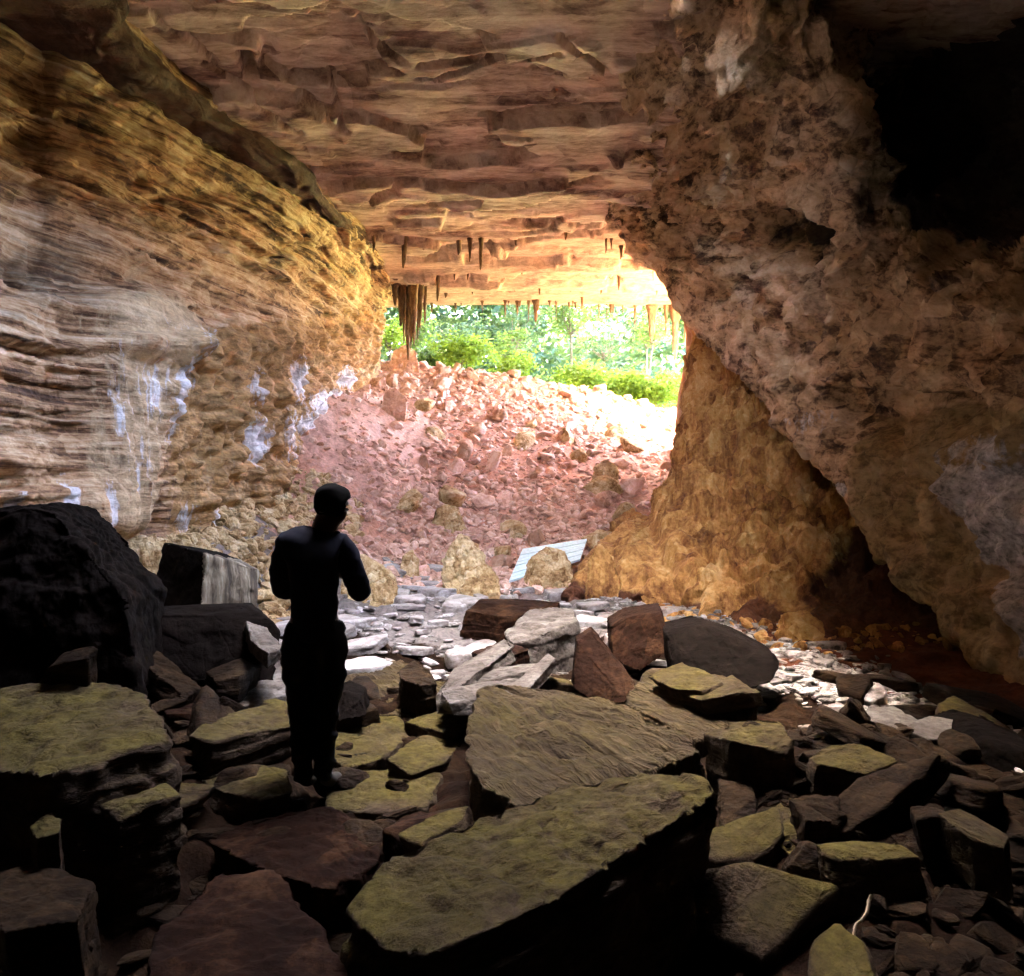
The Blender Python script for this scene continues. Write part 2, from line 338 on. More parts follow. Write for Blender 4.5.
warp = .16*fbm(p*np.array([.45, .45, .8]), 4, 11)
tz = p[:, 2]+warp-.045*p[:, 1]
strat = .34*(layers(tz*1.9, 1, .05)-.5)+.22*(layers(tz*5.3+.5*fbm(p*.6, 3, 2), 2, .08)-.5)+.12*(layers(tz*12+.8*fbm(p*.7, 3, 6), 3, .2)-.5)
strat = strat*(.55+.9*sstep(-.3, .4, fbm(p*.55, 3, 40)))
flow_w = sstep(110, 190, px-.22*(py-430))*sstep(300, 345, py+.12*(px-250))*sstep(1., 0., (px-420)/60)*(p[:, 1] > 4)
pv = p*np.array([1, 1, .28])
drape = .34*(ridged(pv*1.25, 4, 50)-.35)+.16*ridged(pv*3.7, 3, 52)+.10*fbm(p*5.5, 4, 53)
blob = np.sqrt(np.clip(1-worley(p*np.array([2.6, 2.6, 2.0]), 60)[0]**2, 0, 1))*.12
drape = drape+blob
# the big pale flowstone buttress: a cap that sticks out, hollow flank beneath
bz = np.exp(-((px-135)/55)**4)*np.exp(-((py-322)/34)**4)
by_ = np.exp(-((px-(128-.16*(py-340)))/38)**4)*sstep(335, 350, py)*sstep(560, 520, py)
fw2 = np.maximum(flow_w, np.maximum(by_, bz)); d = strat*(1-.93*fw2)+drape*flow_w-.20*chisel(p*np.array([1., 1., 1.8]), 260)*(.4+.6*flow_w)-.12*chisel(p*np.array([2.4, 2.4, 5]), 270)*(.3+1.7*flow_w)-.05*chisel(p*np.array([7, 7, 11]), 280)+.42*bz+by_*(.22+.24*ridged(pv*np.array([2.4, 2.4, .5]), 3, 58))
# hollows high in the banded wall
for hx, hy, sx, sy, dp in ((25, 270, 40, 24, .5), (30, 140, 30, 14, .3), (95, 275, 55, 20, .28), (190, 195, 60, 10, .22), (60, 330, 60, 16, .2), (150, 180, 30, 8, .2), (165, 300, 22, 26, .22), (300, 250, 26, 7, .25)):
    d -= dp*np.exp(-((px-hx)/sx)**2-((py-hy)/sy)**2)*(1-flow_w*.6)*(.6+.8*np.abs(fbm(p*1.6, 3, 80)))
d *= np.where(rowt > 7.2, .5, 1.)
d -= np.where(rowt > 8.2, .10*chisel(p*np.array([1.5, 1.5, 2]), 285)+.05*chisel(p*4, 287), 0)
d *= sstep(27.5, 24.5, p[:, 1])*.75+.25
p = p+nn*d[:, None]
calc = np.zeros(len(p))
for hx, hy, sx, sy, a in ((150, 395, 9, 55, .9), (165, 360, 10, 40, .6), (128, 395, 22, 45, .55), (118, 470, 20, 55, .42), (95, 410, 10, 90, .5), (243, 440, 11, 28, 1.), (275, 432, 10, 45, .6), (283, 380, 10, 30, .75), (305, 405, 11, 18, 1.), (295, 425, 8, 18, .8), (336, 375, 9, 14, .9), (322, 398, 8, 14, .9),
                          (60, 500, 5, 22, 1.), (8, 505, 8, 14, .9), (86, 520, 4, 40, .9), (200, 520, 7, 16, .7), (150, 330, 50, 16, .3), (178, 520, 10, 20, .6), (145, 235, 12, 18, .35), (190, 335, 18, 8, .45), (240, 385, 6, 20, .8)):
    calc = np.maximum(calc, a*np.exp(-((px-hx)/sx)**2-((py-hy)/sy)**2))
calc *= (p[:, 1] > 5)
cream = np.maximum(.95*bz, .8*by_)
for hx, hy, sx, sy, a in ((145, 260, 16, 40, .6), (300, 300, 60, 16, .4), (250, 290, 50, 14, .45), (215, 480, 60, 60, .35), (345, 290, 40, 40, .45), (60, 105, 70, 12, .3)):
    cream = np.maximum(cream, a*np.exp(-((px-hx)/sx)**2-((py-hy)/sy)**2))
ochre = .95*flow_w
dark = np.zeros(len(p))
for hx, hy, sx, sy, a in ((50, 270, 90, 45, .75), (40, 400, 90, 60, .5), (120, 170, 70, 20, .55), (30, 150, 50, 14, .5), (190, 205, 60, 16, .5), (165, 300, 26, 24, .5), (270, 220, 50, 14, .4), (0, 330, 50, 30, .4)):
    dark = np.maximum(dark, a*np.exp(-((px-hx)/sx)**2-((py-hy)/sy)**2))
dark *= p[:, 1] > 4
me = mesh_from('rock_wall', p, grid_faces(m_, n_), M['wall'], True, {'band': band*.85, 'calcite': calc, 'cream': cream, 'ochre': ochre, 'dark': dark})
link('rock_wall', me, label='banded tan and brown cave wall with pale flowstone drips beside the scree slope', cat='rock wall', kind='thing')

# --- ceiling: bedded plates, ending in a lip over the mouth
ys = np.concatenate([np.linspace(-28, 6, 40)[:-1], 1/np.linspace(1/6., 1/26., 400)]); ny0 = len(ys)
xs = np.concatenate([np.linspace(-16, -8, 18)[:-1], np.linspace(-8, 8, 330), np.linspace(8, 16, 18)[1:]])
X, Y_ = np.meshgrid(xs, ys); p = np.stack([X.ravel(), Y_.ravel(), 0*X.ravel()], 1)
z0 = np.interp(p[:, 1], [-28, 0, 9, 14, 19, 22, 25.6, 26], [8, 7.3, 7.45, 7.55, 7.65, 7.66, 7.62, 7.66])
def terr(t, sh=.10):
    k = np.floor(t); return k+sstep(1-sh, 1, t-k)
q = p*np.array([.16, .30, 1.])
wq = np.stack([.5*fbm(p*.5, 4, 21), .5*fbm(p*.5, 4, 22), 0*p[:, 0]], 1)
t1 = 3.2*fbm(q+wq*.3, 4, 23)
t2 = 3.0*fbm(p*np.array([.5, 1.1, 1])+wq, 4, 25)
z = z0+.20*terr(t1*.7, .015)+.05*terr(t2*.45, .02)+.06*fbm(p*.5, 3, 27)-.015*chisel(np.stack([p[:, 0]*.8, p[:, 1]*.9, 0*p[:, 0]], 1), 290)-.012*chisel(np.stack([p[:, 0]*3, p[:, 1]*5, 0*p[:, 0]], 1), 300)
lipw = sstep(21.5, 25, p[:, 1]); z = z0*lipw*.6+z*(1-lipw*.6)
# a big block pried off near the top left, and its slot
pxx, pyy = CX+F*p[:, 0]/np.maximum(p[:, 1], 1), CY-F*(z0-CZ)/np.maximum(p[:, 1], 1)
z += .9*sstep(.28, .1, np.abs(pxx-(246+.3*(pyy-60)))/30)*sstep(16, 8, np.abs(pyy-66))*(p[:, 1] > 5)
for (ax, ay, bx, by, wd, dp) in ((420, 62, 520, 50, 3, .25), (405, 252, 540, 238, 2.2, .2), (545, 238, 625, 226, 2.2, .2), (470, 268, 620, 280, 2.5, .16), (300, 90, 345, 120, 3, .3), (345, 120, 330, 80, 2.5, .25), (350, 190, 395, 170, 2.5, .3), (205, 62, 300, 120, 2.6, .3), (430, 78, 560, 36, 2.4, .3), (330, 5, 405, 58, 2.6, .3), (250, 150, 330, 160, 2.2, .25), (420, 188, 600, 168, 2., .25), (480, 112, 622, 100, 2., .2), (560, 20, 620, 66, 2.4, .25), (150, 10, 215, 60, 2.6, .25), (300, 200, 470, 214, 2., .2)):
    tt = np.clip(((pxx-ax)*(bx-ax)+(pyy-ay)*(by-ay))/((bx-ax)**2+(by-ay)**2), 0, 1)
    dd = np.hypot(pxx-ax-tt*(bx-ax), pyy-ay-tt*(by-ay)+3*fbm(p*1.5, 3, 90))
    z += dp*sstep(wd*1.3, wd*.3, dd)*(p[:, 1] > 5)
p[:, 2] = z
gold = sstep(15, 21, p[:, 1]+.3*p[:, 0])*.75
rows = p.reshape(len(ys), len(xs), 3)
ext = []
for dy, dz_ in ((.25, .10), (.5, .35), (.6, 1.0), (.4, 2.2), (.9, 4.5), (2.2, 8.), (4, 13)):
    e = rows[-1].copy(); e[:, 1] += dy+.25*fbm(e*.7+dz_, 3, 33); e[:, 2] += dz_; ext.append(e)
rows = np.concatenate([rows, np.array(ext)]); gold = np.concatenate([gold, np.full(7*len(xs), .5)])
fa = grid_faces(rows.shape[0], rows.shape[1]); fc = rows.reshape(-1, 3)[fa].mean(1); jn = .35*fbm(fc*.8, 3, 35)
# openings added to let light in: over the photographer and behind the buttress
hole = (np.abs(fc[:, 0]-HX)+.4*np.abs(jn) < HW) & (np.abs(fc[:, 1]-HY)+jn < HL) & (fc[:, 1] < 7.9)
hole |= (fc[:, 0]+jn*.6 > 3.0+.33*np.maximum(fc[:, 1]-17, 0)) & (fc[:, 1]+jn > 16.6) & ((fc[:, 1]+jn < 22.6) | (fc[:, 1] > 26.6))
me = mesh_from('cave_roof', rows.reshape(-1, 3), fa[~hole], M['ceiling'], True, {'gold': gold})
link('cave_roof', me, label='flat brown rock roof in bedded plates, golden towards the bright mouth', cat='cave roof', kind='thing')

def sheet(name, c, m=30, n=30, amp=.5, mat='slab', seed=0):
    S_ = surf(np.array(c, float), m, n); q_ = S_.reshape(-1, 3); q_ = q_+amp*np.stack([fbm(q_*.4, 4, seed), fbm(q_*.4, 4, seed+1), fbm(q_*.4, 4, seed+2)], 1)
    link(name, mesh_from(name, q_, grid_faces(m, n), M[mat]), kind='structure')
xb = HX-HW-.02
sheet('sun_shield', [[(xb, HY-4, 7.15), (xb, HY, 7.15), (xb, 7.95, 7.15)], [(xb-.05, HY-4, 7.7), (xb-.05, HY, 7.7), (xb-.05, 8.3, 7.7)], [(xb-.08, HY-5, 8.6), (xb-.08, HY, 8.6), (xb-.08, 10, 8.6)], [(xb-.3, HY-6, 14), (xb-.3, HY, 14), (xb-.3, HY+6, 14)], [(xb-2, HY-7, SHIELD_TOP), (xb-2, HY, SHIELD_TOP), (xb-2, HY+7, SHIELD_TOP)]], amp=.05, seed=500)  # unseen sheet added to keep direct sun out of the roof opening
# unseen sheets added for light: a sun block for the mouth, a pale reflector
sheet('added_cliff', [[(-9, 26, -2), (-10, 45, -4), (-13, 75, -4)], [(-10, 26.3, 8), (-12, 45, 8), (-15, 75, 8)], [(-12, 26.5, 20), (-14, 45, 20), (-18, 75, 20)], [(-14, 27, BLOCK_TOP), (-18, 45, BLOCK_TOP), (-22, 75, BLOCK_TOP)]], 50, 60, 1.2, 'outside', 520)
sheet('added_cliff', [[(8.4, 12.0, -1), (8.4, 15.5, -1), (9.0, 18.6, -1)], [(8.6, 12.0, 3), (8.6, 15.5, 3), (9.2, 18.6, 3)], [(8.8, 12.0, 7), (8.9, 15.5, 7), (9.4, 18.6, 7)], [(9.3, 12.0, 12), (9.4, 15.5, 12), (9.8, 18.6, 12)], [(10.4, 12.0, 24), (10.4, 15.5, 24), (10.8, 18.6, 24)]], 50, 50, .35, 'pale', 530)

# --- leaning overhang on the right
def rcol(edge, cs, top, back=(2.2, 1.6, .15)):
    e = np.array(edge, float); b = np.array(back)
    return [e+b*2.2, e+b, e+b*.25+np.array([.0, .05, .06]), e]+[np.array(c, float) for c in cs]+[np.array(top, float)]
rr = [
    rcol(wp(600, 190, 16.6), (wp(606, 185, 16.5), wp(612, 178, 16.3), wp(620, 168, 16), wp(626, 155, 15.5)), (1.5, 15.5, 9.5), (.5, .8, .8)),
    rcol(wp(614, 208, 17.2), (wp(630, 195, 16.5), wp(640, 180, 15.7), wp(642, 160, 14.8), wp(632, 130, 13.6)), (1.6, 13.5, 9.5), (.9, 1.2, .5)),
    rcol(wp(642, 256, 17.6), (wp(664, 215, 16), wp(672, 175, 14.5), wp(662, 125, 13), wp(634, 60, 11.4)), (1.5, 11, 9.5), (1.2, 1.4, .35)),
    rcol(wp(690, 325, 16.5), (wp(722, 272, 14.5), wp(735, 195, 12.6), wp(712, 105, 11.2), wp(652, 0, 9.7)), (1.5, 9.4, 9.5), (1.6, 1.6, .2)),
    rcol(wp(742, 382, 14.4), (wp(785, 322, 12.6), wp(808, 225, 11), wp(800, 105, 9.7), wp(705, -60, 8.5)), (1.7, 8.2, 9.5)),
    rcol(wp(800, 445, 12.4), (wp(842, 366, 11.2), wp(850, 250, 10.), wp(846, 110, 9.4), wp(790, -70, 8.8)), (2.6, 8.6, 9.5)),
    rcol(wp(832, 482, 11.4), (wp(880, 396, 10.3), wp(885, 268, 9.6), wp(885, 120, 10.6), wp(870, -50, 10)), (4.5, 9.8, 10)),
    rcol(wp(884, 562, 9.6), (wp(928, 470, 8.9), wp(935, 320, 8.5), wp(945, 150, 10), wp(955, -40, 9.6)), (5.4, 9, 10)),
    rcol(wp(962, 642, 7.8), (wp(1005, 530, 7.2), wp(1015, 370, 6.9), wp(1020, 180, 8.4), wp(1040, -40, 8.6)), (6, 8, 10)),
    rcol(wp(1030, 697, 6.7), (wp(1085, 590, 6.2), wp(1100, 420, 5.9), wp(1110, 200, 6.9), wp(1140, -60, 7.2)), (6, 7, 10)),
    rcol((4.15, 5.0, -.4), ((4.3, 4.9, 1.2), (4.5, 4.8, 3.2), (4.9, 5, 5.2), (4.6, 4.6, 7.0)), (4.6, 4, 10)),
    rcol((4.6, 0, -.5), ((4.7, 0, 1.5), (5, 0, 3.5), (5.4, 0, 5.4), (5, 0, 7.4)), (5, 0, 10)),
    rcol((7, -8, -.5), ((7, -8, 1.5), (7, -8, 3.5), (6.8, -8, 5.4), (6.5, -8, 7.4)), (6.5, -8, 10)),
    rcol((11, -17, -.5), ((11, -17, 1.5), (11, -17, 3.5), (11, -17, 5.4), (11, -17, 7.4)), (11, -17, 10)),
]
m_, n_ = 560, 400
S = surf(rr, m_, n_); N = gnormals(S)
p = S.reshape(-1, 3); px, py = pix(p)
view = np.array([0, 0, CZ])-S[m_//2, n_//2]
if np.dot(N[m_//2, n_//2], view) < 0: N = -N
nn = N.reshape(-1, 3)
rowt = np.tile(np.linspace(0, 8, n_), m_)
th = R(35); c_, s_ = math.cos(th), math.sin(th)
pr = np.stack([p[:, 0]*.9+p[:, 2]*.55, p[:, 1], p[:, 2]*.9-p[:, 0]*.5], 1)
rib = .42*(ridged(pr*np.array([1.5, .9, .6]), 4, 101)-.3)+.20*(ridged(pr*np.array([3.2, 2.2, 1.6]), 3, 107)-.3)
upper = sstep(330, 250, py+.15*(800-px))
wv = worley(p*np.array([1.25, 1.0, 1.4])+.3*fbm(p, 3, 5)[:, None], 120)
cave = -.55*sstep(.45, .05, wv[0])*sstep(.45, .75, wv[2])
tz = p[:, 2]+.2*fbm(p*.5, 3, 111)+.05*p[:, 1]
st = .10*(layers(tz*3, 13, .2)-.5)+.05*(layers(tz*9+fbm(p, 3, 3), 14, .3)-.5)
d = -.08+rib*(.25+upper)*1.25+cave*(.35+.65*upper)+st*(1-.4*upper)-.42*chisel(p*np.array([1.3, 1., 1.5]), 160)-.24*chisel(p*3.1, 170)-.10*chisel(p*7.5, 180)+.03*fbm(p*6, 4, 116)
notch = sstep(0, 5, py-(383+.08*(px-830)+4*fbm(p*1.5, 3, 4)))*sstep(822, 832, px)*sstep(985, 960, px)*sstep(470, 400, py)
d -= .42*notch
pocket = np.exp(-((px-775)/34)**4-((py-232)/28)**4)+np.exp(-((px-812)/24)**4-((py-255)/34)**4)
d -= .8*pocket
d -= .75*sstep(-10, 140, px-838)*sstep(250, 130, py-.2*(px-838))*(p[:, 1] > 5)
d *= 1-.5*np.exp(-((px-830)/50)**2)*sstep(260, 200, py)
edge_k = np.exp(-((rowt-3)/.5)**2)
d *= 1-.55*edge_k
d += .05*fbm(p*4, 4, 119)*edge_k
d *= np.where(rowt < 2.2, .4, 1)
p = p+nn*d[:, None]
calc = .95*sstep(-10, 14, px-(926+.45*(py-450))+10*fbm(p*2, 3, 7))*sstep(430, 500, py)*sstep(1180, 1080, px)
calc = np.maximum(calc, .62*np.exp(-((px-985)/60)**2-((py-450)/25)**2))
calc = np.maximum(calc, .9*np.exp(-((px-838)/5)**2-((py-492)/12)**2))
calc = np.maximum(calc, .42*np.exp(-((px-800)/45)**2-((py-420)/28)**2))
dark = .72*sstep(-80, 90, px-(855-.12*(py-100)))*sstep(300, 150, py-.25*(px-830))*(p[:, 1] > 3)  # shade of the upper right recess and pockets painted into the rock colour
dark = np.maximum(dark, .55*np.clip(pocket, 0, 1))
oliv = .7*sstep(500, 620, py)+.55*np.exp(-((px-780)/60)**2-((py-20)/90)**2)+.6*sstep(390, 420, py)*sstep(820, 860, px)
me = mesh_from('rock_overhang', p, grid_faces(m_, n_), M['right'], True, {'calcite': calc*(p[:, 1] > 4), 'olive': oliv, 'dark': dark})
link('rock_overhang', me, label='huge dark ribbed rock overhang leaning in from the roof with a white speckled streak', cat='rock overhang')

# --- brown buttress under the overhang
mm = [
    [(9.5, 27.5, -1), (9.5, 27.5, 3), (9.5, 27.5, 5), (9.6, 27.5, 6.5), (9.7, 27.5, 8), (9.8, 27.5, 9.4), (10, 27.5, 12)],
    [(7.4, 24, 0), (7.4, 24, 2.4), (7.5, 24, 3), (7.6, 24, 3.4), (7.8, 24, 3.7), (8.0, 24, 4), (8.6, 23, 4.2)],
    [(4.9, 20.5, -.5), (4.9, 20.5, 1.8), (5.0, 20.4, 2.8), (5.1, 20.3, 3.4), (5.2, 20.2, 3.8), (5.4, 20, 4.1), (6.2, 19.5, 4.4)],
    [wp(588, 612, 12.4), wp(598, 556, 13.6), wp(652, 508, 15.0), wp(680, 472, 15.8), wp(686, 420, 16.4), wp(690, 388, 17.0), wp(712, 300, 18)],
    [wp(585, 616, 11.9), wp(612, 560, 12.6), wp(664, 510, 13.8), wp(690, 466, 14.6), wp(690, 416, 15.4), wp(704, 388, 16.2), wp(724, 300, 17.5)],
    [wp(645, 622, 11.2), wp(655, 560, 11.9), wp(684, 503, 13.1), wp(700, 452, 13.9), wp(713, 411, 14.6), wp(724, 388, 15.4), wp(738, 300, 16.8)],
    [wp(718, 632, 10.5), wp(724, 572, 11.3), wp(740, 512, 12.4), wp(752, 456, 13.3), wp(762, 418, 14.1), wp(768, 396, 14.9), wp(778, 300, 16)],
    [wp(790, 652, 9.6), wp(800, 592, 10.6), wp(806, 532, 11.9), wp(816, 472, 12.9), wp(822, 430, 13.8), wp(827, 405, 14.5), wp(836, 300, 15.6)],
    [wp(880, 690, 8.4), wp(888, 622, 9.9), wp(890, 562, 11.4), wp(892, 502, 12.7), wp(894, 452, 13.7), wp(896, 420, 14.4), wp(900, 290, 15)],
    [wp(985, 735, 6.9), wp(985, 668, 8.4), wp(985, 602, 10.), wp(985, 540, 11.4), wp(985, 480, 12.5), wp(985, 440, 13.4), wp(985, 280, 14)],
    [(4.6, 5.4, -.3), (6, 6.5, .2), (7.2, 8, .9), (8.2, 9.5, 2), (9, 11, 3.4), (9.5, 12, 5), (10, 12.5, 10)],
    [(6, 0, -.4), (8, 2, 0), (9, 4, .6), (10, 6, 2), (11, 8, 3.5), (11.5, 9, 5), (12, 9.5, 10)],
]
m_, n_ = 420, 300
S = surf(mm, m_, n_); N = gnormals(S)
if np.dot(N[230, 100], np.array([0, 0, CZ])-S[230, 100]) < 0: N = -N
p = S.reshape(-1, 3); nn = N.reshape(-1, 3); px, py = pix(p)
pv = p*np.array([1, 1, .6])
wv = worley(p*np.array([1.5, 1.5, 1.2]), 140)
d = .38*(ridged(pv*np.array([1.1, 1.1, .7]), 3, 130)-.35)-.34*chisel(pv*1.5, 230)-.11*chisel(pv*3.6, 240)-.05*chisel(p*8, 250)+.16*(ridged(p*np.array([2.4, 2.4, .8]), 4, 258)-.3)+.06*fbm(p*5, 4, 259)+.12*(layers(p[:, 2]*2.4+.5*fbm(p*.8, 3, 9), 255, .12)-.5)+.08*fbm(p*1.6, 3, 131)+.12*np.sqrt(np.clip(1-wv[0]**2, 0, 1))+.05*fbm(p*6, 4, 133)+.10*(ridged(p*np.array([2.6, 2.6, 1.4]), 3, 135)-.3)
d = d*1.25-.12; d *= np.where(py > 600, .4, 1.)*(.45+.55*sstep(680, 720, px))
d += -.25*np.exp(-((px-650-.3*(py-530))/14)**2)*sstep(480, 500, py)
p = p+nn*d[:, None]
me = mesh_from('rock_buttress', p, grid_faces(m_, n_), M['mound'], True, {'dirt_shade': np.maximum(.85*sstep(575, 625, py-.12*(px-700)), .9*sstep(790, 880, px+.5*(py-560))*sstep(440, 520, py))})  # red dirt along the foot; second mask paints the shade under the overhang
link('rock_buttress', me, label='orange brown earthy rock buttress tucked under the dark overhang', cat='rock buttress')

# --- dark end of the chamber behind the photographer
a = np.linspace(R(-200), R(20), 60); hz = np.linspace(-2, 11, 24)
A, H = np.meshgrid(a, hz); rad = 14+1.2*fbm(np.stack([A.ravel()*3, H.ravel()*.4, 0*A.ravel()], 1), 4, 150)
p = np.stack([rad*np.cos(A.ravel()), -12+rad*np.sin(A.ravel()), H.ravel()], 1)
link('chamber_wall', mesh_from('chamber_wall', p, grid_faces(24, 60), M['slab']), kind='structure')

# --- orange pillar at the right end of the mouth
def lathe_like(name, ctrl, rads, mat, seed, m=90, k=64, rough=.12, label=None, cat=None, group=None, parent=None):
    ctrl = np.array(ctrl, float); t = np.linspace(0, len(ctrl)-1, m)
    c = np.stack([np.interp(t, np.arange(len(ctrl)), ctrl[:, i]) for i in range(3)], 1); r = np.interp(t, np.arange(len(ctrl)), rads)
    an = np.linspace(0, 2*math.pi, k, endpoint=False)
    V = c[:, None, :]+np.stack([np.cos(an)[None]*r[:, None], np.sin(an)[None]*r[:, None], np.zeros((m, k))], 2)
    out = np.stack([np.cos(an)[None].repeat(m, 0), np.sin(an)[None].repeat(m, 0), np.zeros((m, k))], 2).reshape(-1, 3)
    v = V.reshape(-1, 3); rr_ = np.repeat(r, k)
    f_ = 1.2/max(rads)
    v = v+out*(rr_*rough*(fbm(v*np.array([f_, f_, f_*.4]), 4, seed)+ridged(v*np.array([f_*2, f_*2, f_*.5]), 3, seed+3)-.3))[:, None]
    i = np.arange(m-1)[:, None]*k; j = np.arange(k)[None]
    fa = np.stack([i+j, i+(j+1) % k, i+k+(j+1) % k, i+k+j], 2).reshape(-1, 4)
    o = ctrl[0]; me = mesh_from(name, v-o, fa, mat)
    ob = link(name, me, parent, label, cat, group); ob.location = o; return ob
lathe_like('rock_pillar', [wp(697, 430, 19.5), wp(694, 392, 19.6), wp(697, 360, 19.6), wp(698, 335, 19.6), wp(702, 300, 19.6), wp(712, 240, 19.6)], [.5, .36, .26, .28, .5, 1.0], M['pillar'], 160,
           label='short orange rock pillar between the foliage and the brown buttress', cat='rock pillar')

# ------------------------------------------------------------------ rocks
_ico = {}
def ico(l):
    if l not in _ico:
        bm = bmesh.new(); bmesh.ops.create_icosphere(bm, subdivisions=l, radius=1)
        _ico[l] = (np.array([v.co[:] for v in bm.verts]), np.array([[v.index for v in f.verts] for f in bm.faces])); bm.free()
    return _ico[l]
def hull_planes(pts):
    bm = bmesh.new()
    for q in pts: bm.verts.new(q)
    bmesh.ops.convex_hull(bm, input=bm.verts[:])
    out = []
    for f in bm.faces:
        f.normal_update()
        if f.calc_area() > 1e-6:
            out.append((*f.normal, f.normal.dot(f.verts[0].co)))
    bm.free(); A = np.array(out)
    keep = []
    for r_ in A:
        if not any(np.dot(r_[:3], k[:3]) > .9995 for k in keep): keep.append(r_)
    return np.array(keep)
def hull_geo(pts, lvl=5, pw=30, rough=.05, freq=2.2, strata=0., seed=0, sdir=(0, 0, 1), groove=None, chip=.028):
    pts = np.array(pts, float); c = pts.mean(0)
    q = pts-c
    u, s, vt = np.linalg.svd(q, full_matrices=False); e = np.abs(q@vt.T).max(0); e = np.maximum(e, e.max()*.12)
    d, fa = ico(lvl); d = (d*e)@vt; size = e.max(); L = np.linalg.norm(d, axis=1); d = d/L[:, None]
    if np.linalg.det(vt) < 0: fa = fa[:, ::-1]
    pl = hull_planes(q)
    k = np.maximum(d@pl[:, :3].T, 0)/np.maximum(pl[:, 3], 1e-4)
    km = k.max(1); r = 1/(km*((k/km[:, None])**pw).sum(1)**(1/pw))
    v = d*r[:, None]
    n = pl[np.argmax(k, 1), :3]; ks = np.sort(k, 1); edge = sstep(.80, 1., ks[:, -2]/ks[:, -1])
    w_ = v+c
    f_ = freq/size
    a = rough*size
    h = .6*fbm(w_*f_, 4, seed)-1.1*chisel(w_*f_*.9, seed+30)-.6*chisel(w_*f_*2.4, seed+40)-.2+.2*fbm(w_*f_*6, 3, seed+3)
    h = np.where(n[:, 2] > .75, .10*h+.40*(layers(1.6*fbm(w_*f_*.55, 4, seed+80)+.5*fbm(w_*f_*1.5, 3, seed+81), seed+82, .08)-.5)+.22*fbm(w_*f_*np.array([2.5, 7, 4]), 4, seed+83), h)
    if strata:
        sd = np.array(sdir, float); t = w_@sd+.02*size*fbm(w_*f_*1.3, 3, seed+5)
        h2 = strata*(layers(t*14/size**.5, seed+7, .25)-.5)*(1-np.abs(n@sd))
    else: h2 = 0
    out = a*h+h2*size*.12-chip*size*edge*np.maximum(0, .35+1.6*fbm(w_*f_*1.6, 4, seed+71))
    if groove:                                      # parallel ribs weathered into the top
        gx, gy = groove[0], groove[1]; along = w_@np.array([-gy, gx, 0])
        t = (w_@np.array([gx, gy, 0])+.05*fbm(w_*1.3, 3, seed+60)+.012*fbm(w_*5, 3, seed+64))*groove[2]
        for m_, s_ in ((1., 61), (2.3, 65)):
            tt = t*m_; kk = np.floor(tt).astype(np.int64); zz = np.zeros_like(kk)
            dep = sstep(-.25, .35, noise(np.stack([along*1.8*m_, kk*7.31, 0*along+s_], 1), seed+s_))*(.4+rnd(kk, zz, zz, seed+s_))
            out = out-groove[3]/m_*dep*(1-np.abs(2*(tt-kk)-1))**2.2*(n[:, 2] > .6)
    return w_+n*out[:, None], fa
def rock(name, pts, mat, label, cat='boulder', lvl=5, group=None, smooth=True, **kw):
    kw.setdefault('seed', abs(hash(label)) % 997 if False else sum(map(ord, label)) % 997)
    v, fa = hull_geo(pts, lvl, **kw)
    o = np.array([v[:, 0].mean(), v[:, 1].mean(), v[:, 2].min()])
    ob = link(name, mesh_from(name, v-o, fa, M[mat], smooth), None, label, cat, group); ob.location = o; return ob
def on_plane(px, py, h, ax=0, ay=0, x0=0, y0=0):
    dx, dz = (px-CX)/F, -(py-CY)/F
    return P(px, py, (h-CZ-ax*x0-ay*y0)/(dz-ax*dx-ay))
def slab(name, poly, h, mat, label, cat='flat rock', tilt=(0, 0), t=None, flare=.06, lvl=6, shift=(0, 0), **kw):
    "a stone whose top face has this outline on the photograph, lying at height h"
    if tilt == (0, 0):
        tr = random.Random(sum(map(ord, label))); tilt = (tr.uniform(-.09, .09), tr.uniform(-.02, .10))
    cx, cy_ = np.mean(poly, 0); c0 = on_plane(cx, cy_, h); kw.setdefault('strata', .22); kw.setdefault('pw', 70)
    top = np.array([on_plane(a, b, h, tilt[0], tilt[1], c0[0], c0[1]) for a, b in poly])
    bot = top.copy(); m = top.mean(0)
    rr_ = np.random.default_rng(sum(map(ord, label)))
    fl = (flare+rr_.uniform(-.22, .14, len(top)))[:, None]; bot[:, :2] = m[:2]+(bot[:, :2]-m[:2])*(1+fl)+np.array(shift)+rr_.normal(size=2)*.04
    top[:, 2] += rr_.normal(size=len(top))*.018
    bot[:, 2] = (top[:, 2]-t) if t else np.minimum(zf(bot[:, 0], bot[:, 1])-.12, top[:, 2]-.12)
    return rock(name, np.concatenate([top, bot]), mat, label, cat, lvl, **kw)
def block(name, fpts, mat, label, depth=.6, cat='boulder', lvl=6, back_drop=0., **kw):
    "a stone whose near face has this outline (pixels with depths); it goes back by depth"
    a = np.array([P(*q) for q in fpts]); b = a.copy()
    b[:, 0] *= 1+.5*depth/b[:, 1]; b[:, 1] += depth; b[:, 2] -= back_drop
    return rock(name, np.concatenate([a, b]), mat, label, cat, lvl, **kw)

